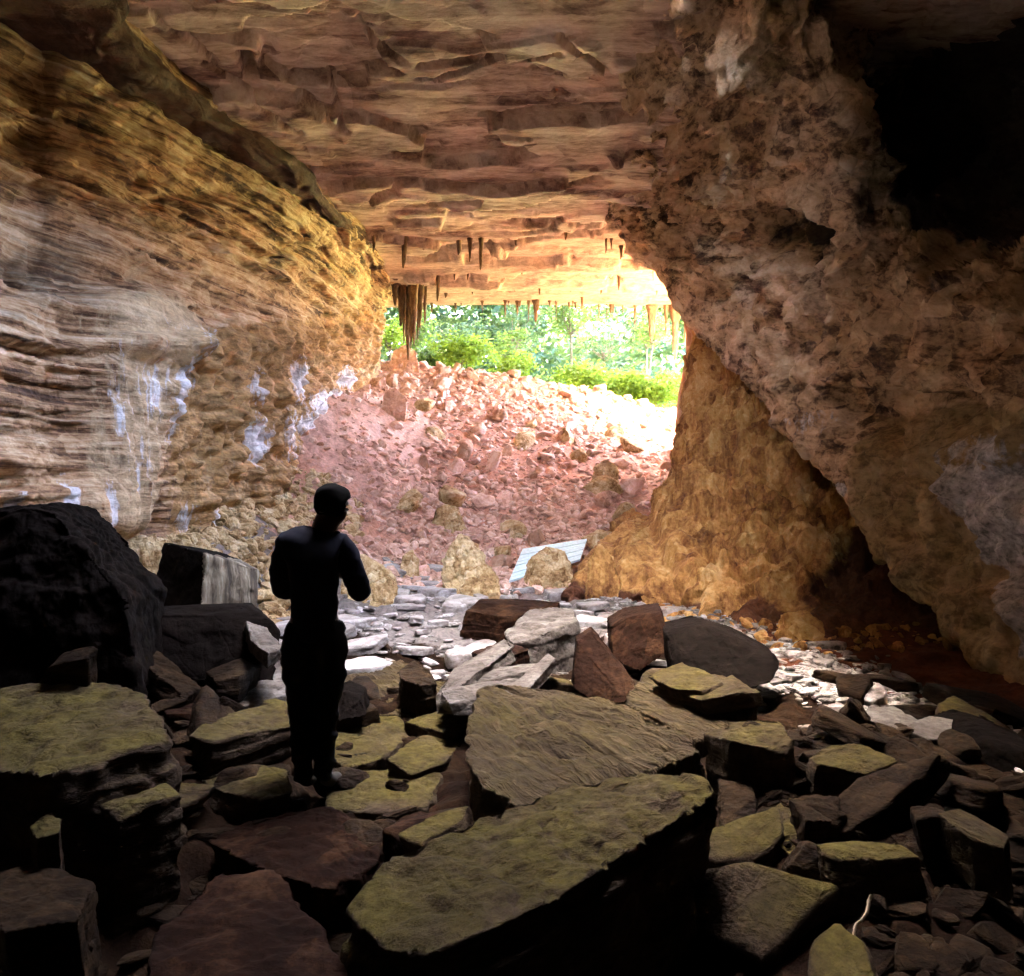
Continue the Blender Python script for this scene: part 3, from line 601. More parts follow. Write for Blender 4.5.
# big foreground stones
slab('flat_rock', [(343, 906), (385, 868), (480, 822), (560, 784), (640, 768), (705, 776), (722, 786), (690, 802), (620, 850), (560, 890), (500, 916), (430, 948), (385, 946)], .45, 'moss',
     'long yellow mossy slab with a black front face, nearest to the camera', lvl=7, rough=.022, freq=4, strata=.3, pw=60, tilt=(.0, -.02), flare=.02, groove=(.62, -.78, 3.2, .03))
slab('flat_rock', [(478, 690), (500, 682), (560, 684), (622, 705), (690, 734), (705, 752), (640, 776), (560, 800), (515, 806), (475, 782), (466, 735)], .38, 'stripe',
     'broad ribbed slab with diagonal grooves across its top, behind the nearest slab', lvl=7, rough=.02, freq=4, strata=.3, pw=50, tilt=(-.03, .02), flare=.0, groove=(.79, .61, 7.5, .11))
slab('boulder', [(-60, 700), (0, 688), (60, 681), (112, 680), (150, 694), (172, 733), (150, 748), (100, 764), (50, 775), (-60, 760)], .48, 'moss',
     'wide mossy boulder below the big black boulder', 'boulder', tilt=(.05, .06), rough=.035, freq=4)
block('boulder', [(-40, 515, 5.9), (0, 512, 5.8), (26, 505, 5.8), (56, 512, 5.8), (76, 536, 5.7), (98, 553, 5.7), (113, 576, 5.6), (128, 602, 5.5), (140, 700, 5.4), (-60, 730, 5.4), (-60, 560, 5.6)], 'black',
      'tall jet black boulder standing against the pale cave wall', 1.2, lvl=7, rough=.045, freq=4, pw=40, back_drop=.0)
cube = rock('rock_block', [P(*q) for q in ((163, 541, 8.5), (148, 606, 8.4), (200, 612, 7.9), (206, 553, 7.95), (262, 570, 8.7), (259, 610, 8.6), (228, 553, 9.3), (236, 600, 9.3), (180, 545, 9.1))], 'streaked',
     'tilted rock cube, black on one side and grey streaked on the other, behind the man', 'rock block', 6, rough=.02, pw=60)
cube.data.materials.append(M['black'])
for f in cube.data.polygons: f.material_index = int(f.center.x+cube.location.x < -3.08 and f.normal.y < .3)  # shaded left side painted with the black material
rock('rock_block', [P(*q) for q in ((126, 614, 6.5), (150, 608, 6.7), (243, 604, 6.8), (268, 616, 6.6), (282, 634, 6.5), (128, 676, 6.3), (275, 690, 6.2), (140, 606, 7.4), (255, 602, 7.5), (278, 630, 7.4), (270, 670, 7.4))], 'black',
     'long low black block under the streaked cube', 'rock block', 6, rough=.025, pw=40)
slab('flat_rock', [(126, 645), (157, 648), (182, 668), (203, 688), (182, 697), (150, 672)], .36, 'slab', 'small slab with a pale slanting top beside the black boulder', tilt=(-.25, .0), rough=.03)
slab('rock_block', [(163, 704), (200, 699), (206, 706), (204, 716), (166, 718)], .30, 'rust', 'brown block with a thin pale top edge above the mossy boulder', 'rock block', rough=.03)
slab('rock_block', [(205, 668), (240, 660), (262, 664), (240, 676), (215, 680)], .34, 'slab', 'small flat brown stone left of the man\'s thighs', 'rock block', t=.2, rough=.04, lvl=5)
slab('flat_rock', [(246, 620), (268, 628), (284, 652), (268, 658), (250, 640)], .55, 'dull', 'pale tilted chip leaning beside the man\'s hip', t=.1, rough=.03, lvl=5, tilt=(-.3, 0))
slab('flat_rock', [(188, 738), (212, 720), (248, 706), (285, 700), (294, 722), (262, 730), (212, 744)], .27, 'moss', 'wedge shaped slab with a mossy top just left of the man\'s shins', rough=.03, strata=.3)
slab('flat_rock', [(183, 768), (215, 757), (255, 762), (288, 768), (294, 788), (264, 800), (222, 792)], .10, 'moss', 'low rounded mossy slab at the man\'s feet', rough=.03)
slab('rock_block', [(96, 801), (128, 787), (168, 780), (182, 792), (160, 804), (118, 813)], .30, 'moss', 'squat block with a flat mossy top below the wide mossy boulder', 'rock block', rough=.03)
slab('rock_block', [(140, 746), (165, 741), (180, 768), (160, 778), (130, 766), (122, 756)], .34, 'slab', 'dark leaning block at the right end of the wide mossy boulder', 'rock block', tilt=(-.2, 0), rough=.04)
slab('flat_rock', [(204, 697), (240, 672), (275, 660), (300, 656), (300, 690), (262, 702), (225, 712)], .18, 'dull', 'broad grey brown slab behind the wedge shaped slab', rough=.02)
slab('flat_rock', [(322, 668), (345, 662), (405, 660), (440, 690), (425, 712), (360, 716), (322, 708)], .13, 'stripe', 'broad brown rippled slab right of the man\'s legs', rough=.02, freq=6, groove=(.25, .97, 9, .03))
slab('flat_rock', [(322, 726), (345, 719), (398, 718), (412, 732), (382, 757), (345, 768), (325, 752)], .09, 'moss', 'mossy paving slab touching the man\'s shin', rough=.015, freq=5)
slab('flat_rock', [(386, 764), (406, 742), (430, 730), (463, 744), (444, 766), (410, 772)], .09, 'moss', 'five sided mossy slab in front of the ribbed slab', rough=.015, freq=5)
slab('flat_rock', [(404, 722), (420, 712), (478, 700), (474, 720), (455, 738), (425, 730)], .13, 'moss', 'pale green slab against the dark left side of the ribbed slab', rough=.015, freq=5)
slab('flat_rock', [(398, 690), (430, 682), (482, 680), (476, 698), (420, 710), (385, 712)], .16, 'stripe', 'flat tan slab behind the pale green slab', rough=.015, freq=6)
slab('flat_rock', [(325, 772), (380, 766), (442, 770), (428, 800), (372, 812), (325, 806)], .03, 'moss', 'flat mossy slab right of the man\'s shoes', rough=.012, freq=5)
slab('boulder', [(398, 668), (414, 660), (430, 668), (438, 678), (420, 682), (400, 678)], .36, 'slab', 'knobbly dark stone on the rippled slab', 'boulder', rough=.05)
block('boulder', [(334, 700, 5.4), (345, 692, 5.4), (362, 700, 5.3), (366, 716, 5.2), (336, 722, 5.2)], 'black', 'small black boulder tucked beside the man\'s knee', .35, lvl=5, rough=.06)
# slabs stacked in the middle distance
slab('flat_rock', [(436, 690), (452, 668), (505, 640), (516, 646), (470, 672), (446, 694)], .38, 'dull', 'narrow grey slab pointing away, leftmost of the tilted slabs', t=.12, tilt=(.12, .0), rough=.02)
slab('flat_rock', [(452, 674), (500, 662), (540, 664), (536, 672), (470, 682)], .36, 'dull', 'thin level grey slab among the tilted slabs', t=.08, rough=.02)
slab('flat_rock', [(440, 694), (480, 679), (520, 678), (528, 692), (486, 690), (446, 704)], .36, 'dull', 'pale slab resting on the back of the ribbed slab', t=.09, rough=.02)
slab('flat_rock', [(508, 686), (548, 652), (556, 658), (528, 690)], .40, 'dull', 'straight pale slab leaning like a plank over pebbles', t=.07, tilt=(.1, .05), rough=.02)
slab('flat_rock', [(504, 632), (528, 608), (552, 602), (574, 606), (578, 620), (535, 640), (512, 642)], .36, 'dull', 'thick slab with a smooth bluish grey top and brown front', rough=.02, pw=50)
slab('flat_rock', [(464, 609), (480, 601), (520, 600), (560, 604), (556, 612), (500, 615)], .34, 'rust', 'low brown slab edge behind the bluish grey slab', t=.3, rough=.02)
slab('flat_rock', [(470, 652), (500, 640), (522, 645), (530, 652), (500, 660)], .34, 'rust', 'reddish triangular slab among the tilted slabs', t=.25, tilt=(-.15, 0), rough=.02)
block('flat_rock', [(576, 642, 6.0), (592, 631, 6.1), (602, 642, 6.0), (638, 690, 5.5), (628, 702, 5.4), (600, 706, 5.5), (572, 690, 5.7)], 'rust', 'dark pointed slab standing on edge beside the ribbed slab', .22, 'flat rock', rough=.025, pw=50)
block('rock_block', [(610, 628, 7.3), (628, 617, 7.2), (664, 612, 7.0), (669, 650, 6.8), (640, 672, 6.7), (612, 660, 7.0)], 'rust', 'squarish dark block with one tan side behind the pointed slab', .6, 'rock block', rough=.025, pw=50)
block('boulder', [(664, 632, 6.6), (700, 625, 6.6), (742, 638, 6.4), (781, 662, 6.1), (774, 682, 5.9), (730, 696, 5.9), (676, 696, 6.2)], 'black', 'long dark boulder with a sloping back between pebbles and mossy slabs', .5, rough=.03)
slab('boulder', [(624, 695), (648, 672), (690, 668), (735, 682), (762, 700), (740, 730), (690, 738), (640, 715)], .30, 'stripe', 'rough tan boulder carrying two thin mossy slabs', 'boulder', rough=.035, freq=4)
slab('flat_rock', [(646, 676), (682, 664), (716, 672), (722, 684), (700, 694), (672, 690)], .42, 'moss', 'thin mossy slab on the rough tan boulder, further back', t=.10, rough=.02)
slab('flat_rock', [(686, 694), (732, 674), (762, 692), (742, 700), (700, 702)], .40, 'moss', 'thin pointed mossy slab on the rough tan boulder, nearer', t=.09, rough=.02)
slab('boulder', [(702, 728), (742, 718), (778, 722), (796, 742), (786, 752), (728, 746)], .42, 'moss', 'black boulder with a slight mossy rim right of the ribbed slab', 'boulder', rough=.04)
slab('rock_block', [(808, 752), (826, 740), (858, 740), (888, 752), (900, 764), (866, 772), (816, 764)], .36, 'moss', 'dark block with a flat moss brown top beside the pale chips', 'rock block', rough=.03)
slab('flat_rock', [(884, 766), (900, 752), (925, 750), (948, 778), (915, 800), (892, 786)], .16, 'stripe', 'grey brown slab between the moss brown block and the big dark slab', rough=.025)
block('flat_rock', [(948, 742, 4.5), (975, 730, 4.5), (1030, 752, 4.2), (1080, 790, 4.0), (1080, 870, 3.9), (1020, 860, 4.0), (968, 846, 4.2)], 'black', 'big dark slab standing at the foot of the white speckled rock', .5, 'flat rock', rough=.03)
slab('flat_rock', [(858, 716), (872, 703), (890, 702), (948, 738), (930, 744), (900, 732)], .30, 'dull', 'pale edged slab lying in the pebble strip', t=.22, tilt=(-.06, 0), rough=.02)
slab('flat_rock', [(912, 722), (930, 713), (954, 720), (950, 736), (918, 736)], .33, 'dull', 'small blue white slab in the pebble strip', t=.06, rough=.02, lvl=5)
slab('flat_rock', [(814, 842), (850, 834), (900, 846), (920, 858), (880, 862), (830, 852)], .26, 'moss', 'narrow mossy slab in the dark rocks below the moss brown block', t=.2, rough=.03)
slab('flat_rock', [(938, 818), (960, 814), (1010, 838), (1004, 846), (970, 838)], .34, 'stripe', 'tapered tan slab in the shadow of the big dark slab', t=.2, tilt=(-.1, 0), rough=.03)
slab('boulder', [(898, 822), (930, 816), (962, 832), (975, 862), (940, 872), (905, 850)], .18, 'slab', 'rough brown boulder in the shadow below the pale edged slab', 'boulder', rough=.05)
block('boulder', [(780, 818, 3.7), (800, 812, 3.7), (820, 828, 3.6), (822, 850, 3.5), (800, 866, 3.4), (776, 850, 3.5)], 'moss', 'round mossy boulder right of the nearest slab', .35, rough=.06, pw=8)
block('boulder', [(720, 790, 3.9), (745, 786, 3.9), (760, 800, 3.8), (756, 840, 3.6), (735, 860, 3.5), (722, 830, 3.6)], 'slab', 'rough upright stone squeezed behind the nearest slab', .3, rough=.06, pw=10)
slab('boulder', [(788, 800), (815, 790), (842, 800), (838, 818), (805, 822)], .26, 'slab', 'brown stone wedged in front of the moss brown block', 'boulder', rough=.06, lvl=5)
slab('flat_rock', [(820, 812), (870, 800), (925, 812), (900, 826), (840, 828)], .20, 'rust', 'rust red flat stone in the dark gap at the lower right', rough=.04, lvl=5)
slab('boulder', [(908, 806), (928, 800), (950, 812), (940, 826), (915, 822)], .34, 'slab', 'small rounded stone beneath the big dark slab', 'boulder', rough=.06, lvl=5)
# dim foreground on the left
slab('flat_rock', [(205, 845), (250, 815), (330, 812), (385, 830), (380, 862), (330, 888), (260, 880)], .0, 'rust', 'flat reddish brown slab in front of the man\'s shoes', rough=.015, freq=5)
slab('boulder', [(150, 925), (215, 868), (275, 868), (330, 930), (360, 990), (240, 1010), (140, 990)], .32, 'rust', 'dim brown boulder at the lower edge left of the nearest slab', 'boulder', rough=.04)
slab('boulder', [(28, 826), (45, 817), (62, 820), (60, 834), (36, 838)], .26, 'moss', 'small mossy stone in the dark left corner', 'boulder', rough=.06, lvl=5)
slab('flat_rock', [(-20, 880), (40, 862), (95, 876), (80, 920), (0, 935)], .1, 'slab', 'dark flat stone in the lower left corner', rough=.04)
slab('flat_rock', [(380, 840), (400, 812), (450, 800), (470, 815), (420, 850)], .06, 'rust', 'brown flat stone in the gap left of the ribbed slab', rough=.03, lvl=5)
slab('flat_rock', [(395, 835), (440, 806), (470, 800), (462, 816), (420, 846)], .22, 'moss', 'small mossy wedge between the nearest slab and the man', t=.15, rough=.03, lvl=5)

# boulders at the foot of the scree and on it
def standing(name, outline, mat, label, depth=None, cat='boulder', base=None, **kw):
    "outline in pixels, standing on the ground where its lowest point meets it"
    o = np.array(outline, float); b = base or tuple(o[np.argmax(o[:, 1])])
    Y0 = ground_hit(*b)[1]
    wd = (o[:, 0].max()-o[:, 0].min())/F*Y0; dp = depth or wd*.8
    rr_ = np.random.default_rng(sum(map(ord, label)))
    near = np.array([P(a, c, Y0+.05+dp*(.45*(b[1]-c)/max(1, b[1]-o[:, 1].min())+.35*rr_.random())) for a, c in o]); far = near.copy()
    far[:, 1] += dp*rr_.uniform(.4, .8, len(o)); m = near.mean(0); far[:, 0] = m[0]+(far[:, 0]-m[0])*.75; far[:, 2] = m[2]+(far[:, 2]-m[2])*rr_.uniform(.5, .95, len(o))
    mid = m+np.array([rr_.uniform(-.15, .15)*wd, -.12*dp, 0]); near = np.concatenate([near, mid[None]])
    low = near[near[:, 2] < m[2]].copy(); low[:, 2] -= .25
    kw['rough'] = kw.get('rough', .05)*1.5; kw.setdefault('pw', 40); kw.setdefault('freq', 3)
    return rock(name, np.concatenate([near, far, low]), mat, label, cat, kw.pop('lvl', 5), **kw)
standing('boulder', [(338, 598), (342, 560), (362, 553), (384, 566), (398, 580), (398, 600), (370, 606)], 'tan', 'angular brown boulder just behind the man\'s elbow', pw=40)
standing('boulder', [(369, 598), (374, 582), (388, 576), (398, 584), (398, 602), (384, 608)], 'tan', 'egg shaped tan boulder in front of the angular brown one')
standing('boulder', [(398, 576), (402, 556), (412, 549), (420, 560), (420, 576), (408, 582)], 'tan', 'upright tan stone between the egg shaped boulder and the cone')
standing('boulder', [(436, 586), (444, 545), (458, 530), (472, 534), (486, 562), (502, 582), (500, 598), (462, 600)], 'tan', 'cone shaped pile of a boulder, tallest at the foot of the scree', lvl=6, rough=.10, pw=12)
standing('boulder', [(458, 590), (466, 570), (486, 562), (500, 576), (502, 596), (480, 604)], 'tan', 'cracked lump at the front of the cone shaped boulder', rough=.09)
standing('boulder', [(430, 535), (434, 510), (446, 503), (460, 508), (468, 530), (450, 538)], 'tan', 'knobbly brown boulder on the scree above the cone shaped one', rough=.08)
standing('boulder', [(522, 582), (526, 560), (545, 545), (566, 550), (575, 570), (572, 588), (540, 594)], 'tan', 'rounded brown boulder in front of the pale blue board', lvl=6, rough=.06)
standing('boulder', [(584, 592), (588, 556), (600, 542), (616, 560), (624, 598), (602, 604)], 'mound', 'sharp brown rock at the left toe of the buttress', rough=.07)
standing('boulder', [(700, 612), (706, 586), (730, 576), (752, 590), (756, 616), (720, 624)], 'mound', 'rounded orange lump at the foot of the buttress', rough=.06)
standing('boulder', [(640, 598), (648, 578), (668, 572), (684, 588), (682, 604), (660, 610)], 'mound', 'squat brown block at the middle of the buttress foot', rough=.08)
standing('boulder', [(776, 634), (784, 614), (806, 608), (826, 624), (824, 640), (798, 646)], 'mound', 'dark red brown block at the shaded end of the buttress foot', rough=.08)
standing('boulder', [(604, 548), (612, 520), (634, 506), (650, 520), (650, 552), (626, 560)], 'mound', 'brown block stepping down from the buttress behind its toe', rough=.09)
standing('boulder', [(590, 488), (594, 466), (606, 458), (618, 466), (620, 486), (604, 492)], 'tan', 'ochre boulder high on the scree near the buttress', rough=.07)
standing('flat_rock', [(340, 428), (352, 420), (372, 426), (396, 436), (392, 444), (366, 440)], 'chip', 'whitish flat slab on the smooth left side of the scree', cat='flat rock', rough=.04, lvl=5)
standing('boulder', [(378, 412), (384, 392), (396, 386), (408, 398), (406, 412)], 'scree', 'pale leaning stone on the upper left of the scree', rough=.06)
standing('boulder', [(366, 392), (372, 378), (384, 376), (390, 392)], 'scree', 'squarish pink stone near the left end of the crest', rough=.06)
standing('boulder', [(388, 372), (392, 352), (404, 344), (417, 352), (420, 374), (404, 378)], 'scree', 'large pink boulder at the left end of the mouth', rough=.06, lvl=6)
standing('boulder', [(566, 406), (570, 396), (578, 392), (587, 398), (588, 408)], 'scree', 'pinkish boulder on the crest against the leaves', rough=.05)
standing('boulder', [(584, 410), (588, 396), (596, 391), (604, 402), (606, 414)], 'scree', 'taller pinkish boulder on the crest next to the first', rough=.05)
standing('boulder', [(625, 418), (629, 408), (638, 405), (646, 412), (644, 422)], 'scree', 'round pale boulder on the right part of the crest', rough=.05)
standing('boulder', [(658, 424), (664, 412), (674, 406), (684, 412), (686, 430), (670, 432)], 'scree', 'orange pink boulder wedged by the pillar', rough=.06)
standing('flat_rock', [(644, 474), (652, 466), (674, 470), (672, 478), (654, 478)], 'chip', 'bright white plank shaped stone beside the buttress', cat='flat rock', rough=.03, lvl=5)
standing('boulder', [(655, 466), (660, 452), (672, 448), (676, 464)], 'scree', 'pale stone above the white plank shaped one', rough=.06)
standing('boulder', [(118, 560), (126, 540), (148, 536), (162, 552), (158, 572), (130, 574)], 'tan', 'tan rubble boulder between the black boulder and the streaked cube', rough=.09)
standing('boulder', [(100, 545), (108, 522), (128, 520), (138, 536), (130, 552)], 'tan', 'tan rubble boulder at the foot of the flowstone', rough=.09)
standing('boulder', [(196, 548), (202, 530), (222, 526), (236, 540), (232, 556)], 'tan', 'pale rubble boulder behind the streaked cube', rough=.09)

# ---- board lying on the foot of the scree
a = [P(509, 584, 13.2), P(523, 551, 14.6), P(587, 541, 15.0), P(580, 562, 13.9)]
bm = bmesh.new(); A_ = [Vector(v) for v in a]; nrm = (A_[1]-A_[0]).cross(A_[3]-A_[0]).normalized()
if nrm.z < 0: nrm = -nrm
for i in range(9):
    t0, t1 = i/9+.008, (i+1)/9-.008
    q = [A_[0].lerp(A_[1], t0), A_[0].lerp(A_[1], t1), A_[3].lerp(A_[2], t1), A_[3].lerp(A_[2], t0)]
    lift = nrm*(.05+.012*random.random())
    vs = [bm.verts.new(v+lift+nrm*dz) for dz in (0, -.04) for v in q]
    for f in ((0, 1, 2, 3), (7, 6, 5, 4), (0, 4, 5, 1), (1, 5, 6, 2), (2, 6, 7, 3), (3, 7, 4, 0)): bm.faces.new([vs[k] for k in f])
bmesh.ops.recalc_face_normals(bm, faces=bm.faces)
me = bpy.data.meshes.new('board'); bm.to_mesh(me); bm.free(); me.materials.append(M['board'])
link('board', me, None, 'pale blue board of narrow planks lying behind the rounded brown boulder', 'board')

# ---- loose stones: countable ones as things, the rest as one mass
def template(kind, seed, lvl):
    r_ = np.random.default_rng(seed)
    if kind == 'flat': pts = r_.normal(size=(9, 3)); pts /= np.linalg.norm(pts, axis=1)[:, None]; pts = np.concatenate([pts*[1, .72, .0]+[0, 0, .16], pts*[1.05, .76, 0]-[0, 0, .16]])
    else: pts = r_.normal(size=(12, 3)); pts /= np.linalg.norm(pts, axis=1)[:, None]; pts *= [1, .8, .62]
    return hull_geo(pts, lvl, 20 if kind == 'flat' else 16, .05 if kind == 'flat' else .09, 2.5, seed=seed)
def rot(yaw, tx, ty): return (Matrix.Rotation(yaw, 3, 'Z')@Matrix.Rotation(tx, 3, 'X')@Matrix.Rotation(ty, 3, 'Y'))
def scatter_things(name, kind, mat, spots, label, cat, group, ntemp=8, tilt=.15, sink=.2):
    ms = []
    for k in range(ntemp):
        v, fa = template(kind, 300+k, 4); ms.append(mesh_from(name, v, fa, M[mat]))
    for i, (x, y, s) in enumerate(spots):
        ob = link(name, ms[i % ntemp], None, label, cat, group)
        sz = .16 if kind == 'flat' else .5
        gx = (zf0(x+.2, y)-zf0(x-.2, y))/.4; gy = (zf0(x, y+.2)-zf0(x, y-.2))/.4
        ob.location = (x, y, float(zf(x, y)[0])+s*sz*(1-sink)+.03)
        nq = Vector((-gx, -gy, 1)).to_track_quat('Z', 'Y').to_matrix()
        ob.rotation_euler = (nq@rot(random.uniform(0, 6.3), random.gauss(0, tilt), random.gauss(0, tilt))).to_euler()
        ob.scale = (s*random.uniform(.85, 1.2), s*random.uniform(.8, 1.1), s*random.uniform(.75, 1.25))
def stuff_mass(name, kind, mat, n, fn, label=None, lvl=2, sink=.35, tilt=.3, smin=.03, smax=.12, pw_=2.2):
    T = [template(kind, 500+k, lvl) for k in range(10)]; Vs, Fs = [], []; off = 0
    for i in range(n):
        x, y = fn(); s = smin+(smax-smin)*random.random()**pw_
        v, fa = T[i % 10]
        r_ = np.array(rot(random.uniform(0, 6.3), random.gauss(0, tilt), random.gauss(0, tilt)))
        w_ = (v*s*np.array([random.uniform(.8, 1.3), random.uniform(.8, 1.2), random.uniform(.7, 1.2)]))@r_.T
        Vs.append(w_+np.array([x, y, s*(.14 if kind == 'flat' else .45)*(1-sink)])); Fs.append(fa+off); off += len(v)
    V = np.concatenate(Vs); cen = np.array([[v[:, 0].mean(), v[:, 1].mean()] for v in Vs]); g = zf(cen[:, 0], cen[:, 1])+.02
    V[:, 2] += np.repeat(g, [len(v) for v in Vs])
    link(name, mesh_from(name, V, np.concatenate(Fs), M[mat], False), None, label, 'rubble', None, 'stuff')
U = random.uniform
def scree_pt():
    while True:
        y = 14+13.2*random.random()**.8; x = U(-4.7, 6.2)
        if x > 3.0+(y-16)*.35 and y < 24: continue
        if x < -2.2 and y < 23 and random.random() < .7: continue
        return x, y
def many(n, fn, smin, smax, gap, pw_=2.):
    out = []
    for _ in range(n*40):
        x, y = fn(); s = smin+(smax-smin)*random.random()**pw_
        if all((x-a)**2+(y-b)**2 > (gap*(s+c))**2 for a, b, c in out): out.append((x, y, s))
        if len(out) == n: break
    return out
sp = many(250, scree_pt, .13, .42, .8)
random.shuffle(sp)
scatter_things('scree_stone', 'round', 'scree', sp[:180], 'angular pinkish stone lying on the sunlit scree slope', 'stone', 'pinkish stones on the scree', sink=.3, tilt=.5)
scatter_things('scree_stone', 'round', 'scree_dark', sp[180:], 'rust brown stone lying on the scree slope', 'stone', 'rust brown stones on the scree', sink=.3, tilt=.5)
sp = many(16, lambda: (U(-2.5, 3.2), U(14.5, 23)), .30, .52, 1.2, 1.2)
scatter_things('boulder', 'round', 'tan', sp, 'larger tan boulder resting among the pinkish scree stones', 'boulder', 'larger tan boulders on the scree', sink=.2, tilt=.5)
stuff_mass('rubble', 'round', 'scree', 6200, scree_pt, 'small pinkish rubble covering the scree slope', 2, smin=.05, smax=.17)
def low_pt(): return U(-3.6, 2.6), U(12.6, 18.5)
stuff_mass('rubble', 'round', 'scree', 2600, low_pt, 'pinkish broken stone on the lower scree', 2, smin=.05, smax=.2, tilt=.5)
stuff_mass('rubble', 'round', 'scree_dark', 900, scree_pt, 'small rust brown rubble among the scree', 2, smin=.05, smax=.17)
def floor_pt():
    while True:
        y = U(6.8, 14.5); x = U(-3.2, 2.4)
        if x > -3.3+.0*y and x < 1.9+.09*(14-y): return x, y
sp = many(130, floor_pt, .16, .50, .62, 1.6)
scatter_things('flagstone', 'flat', 'flag', sp, 'flat grey flagstone on the level cave floor before the scree', 'flagstone', 'grey flagstones on the cave floor', tilt=.07, sink=.2)
stuff_mass('rubble', 'flat', 'chip', 900, floor_pt, 'small flat chips between the flagstones', 2, smin=.04, smax=.15, tilt=.2)
def strip_pt():
    t = random.random(); px_, py_ = np.interp(t, [0, .35, .7, 1], [620, 760, 880, 1010]), np.interp(t, [0, .35, .7, 1], [596, 640, 700, 748])
    Y0 = 1.62*F/(py_-CY); x = (px_-CX)/F*Y0
    return x+random.gauss(0, .22+.15*(1-t)), Y0+random.gauss(0, .55)
sp = many(90, strip_pt, .08, .22, .6, 1.5)
scatter_things('pale_chip', 'flat', 'chip', sp, 'pale flat stone chip in the strip below the buttress', 'stone chip', 'pale chips in the strip below the buttress', tilt=.16)
stuff_mass('rubble', 'flat', 'chip', 4200, strip_pt, 'pale pebbles and chips in a strip below the buttress', 2, smin=.025, smax=.10, tilt=.25)
def right_pt(): return U(1.2, 4.0), U(2.3, 5.4)
def left_pt(): return U(-3.6, -.6), U(2.2, 5.0)
stuff_mass('rubble', 'flat', 'slab', 1800, lambda: right_pt() if random.random() < .6 else left_pt(), 'dark brown rubble between the foreground rocks', 2, smin=.03, smax=.17, tilt=.35, pw_=1.6)
sp = many(70, lambda: right_pt() if random.random() < .62 else left_pt(), .07, .21, .75, 1.3)
scatter_things('rock_block', 'round', 'slab', sp, 'dark angular stone jammed between the shadowy rocks nearest the camera', 'rock block', 'dark stones between the nearest rocks', tilt=.5, sink=.25)
sp = many(75, lambda: (U(-3.4, 3.4), U(2.7, 6.8)), .14, .42, .55, 1.2)
sp = [s_ for s_ in sp if not (-1.6 < s_[0] < -.3 and s_[1] < 5.3)]
scatter_things('flat_rock', 'flat', 'slab', [s_ for i_, s_ in enumerate(sp) if i_ % 4], 'broken flat brown stone littering the near floor', 'flat rock', 'broken flat stones on the near floor', tilt=.22, sink=-.3)
scatter_things('flat_rock', 'flat', 'moss', sp[::4], 'broken flat stone with olive film littering the near floor', 'flat rock', 'olive filmed flat stones on the near floor', tilt=.22, sink=-.5)
def lw_pt():
    y = U(7.5, 16); return -4.75+1.9*random.random()**1.5, y
stuff_mass('rubble', 'round', 'tan', 1900, lw_pt, 'tan rubble along the foot of the banded wall', 2, smin=.05, smax=.22, tilt=.5)
def foot_pt(): return U(1.9, 5.2), U(8., 12.2)
stuff_mass('rubble', 'round', 'mound', 500, foot_pt, 'orange brown rubble at the foot of the buttress', 2, smin=.03, smax=.14, tilt=.5)

# ---- stalactites along the roof of the mouth
ROOF = 7.72
def roof_z(x, y): return float(np.interp(y, [0, 9, 14, 19, 22, 25.6, 26], [7.3, 7.45, 7.55, 7.65, 7.66, 7.62, 7.66]))
tips = [(374, 226, 252, 20, 2.4, 'thin brown stalactite where the wall meets the roof'), (404, 232, 268, 21, 4, 'short stubby stalactite above the brown drip curtain'),
    (424, 236, 250, 21, 3, 'small stalactite stub above the drip curtain'), (459, 234, 255, 20.4, 3.5, 'blunt stalactite, first of the three in a row'), (470, 232, 262, 20.4, 2.6, 'straight stalactite, middle of the three in a row'),
    (481, 232, 270, 20.4, 2.6, 'longest stalactite of the three in a row'), (438, 262, 301, 23.4, 3.2, 'flared stalactite right of the brown drip curtain'), (446, 286, 298, 24.4, 3, 'stubby stalactite by the flared one'),
    (468, 262, 280, 22.5, 1.6, 'needle stalactite below the three in a row'), (523, 238, 247, 20.4, 2.4, 'tiny stalactite on the middle of the roof'), (566, 226, 240, 19.4, 2.2, 'dark peg stalactite on the right part of the roof'),
    (520, 298, 307, 25.5, 1.3, 'tiny needle at the middle of the lip'), (536, 297, 322, 25.5, 3.2, 'pointed stalactite hanging alone from the middle of the lip'), (573, 296, 306, 25.5, 1.3, 'short needle right of the lone lip stalactite'),
    (582, 292, 312, 25.5, 1.5, 'thin needle hanging over the tall sapling'), (611, 298, 314, 25.5, 2.4, 'stubby lip stalactite right of the thin needle'), (619, 266, 290, 23.6, 2.2, 'brown stalactite with a broad root on the golden roof'),
    (635, 300, 325, 25.4, 2, 'slender stalactite left of the hanging tongues'), (652, 302, 342, 25.2, 5, 'broad tongue stalactite, left one of the pair'), (675, 318, 364, 24.8, 4.4, 'long tongue stalactite, right one of the pair'),
    (666, 314, 338, 25, 2, 'thin drip between the two tongues'), (685, 322, 346, 24.6, 1.6, 'thin drip beside the dark overhang'), (404, 300, 332, 25.3, 2, 'thin drip at the left end of the lip'), (425, 302, 324, 25.3, 1.6, 'thin drip right of the brown drip curtain')]
for (px_, y0_, y1_, Yd, wpx, lb) in tips:
    Yd = min((ROOF-CZ)*F/(CY-y0_-2), 25.55); y0_ = min(y0_, CY-(ROOF-CZ)*F/Yd+2)
    L0 = (y1_-y0_)/F*Yd; r0 = wpx/F*Yd; top = P(px_, y0_, Yd); top[2] += .25
    lathe_like('stalactite', [top, top-[0, 0, .25], top-[0, 0, .25+L0*.35], top-[0, 0, .25+L0*.8], top-[r0*.2, 0, .25+L0]], [r0*3.2, r0*1.5, r0*.75, r0*.5, r0*.15], M['drip'], px_, 40, 16, .38,
               lb, 'stalactite', 'stalactites on the roof of the mouth')
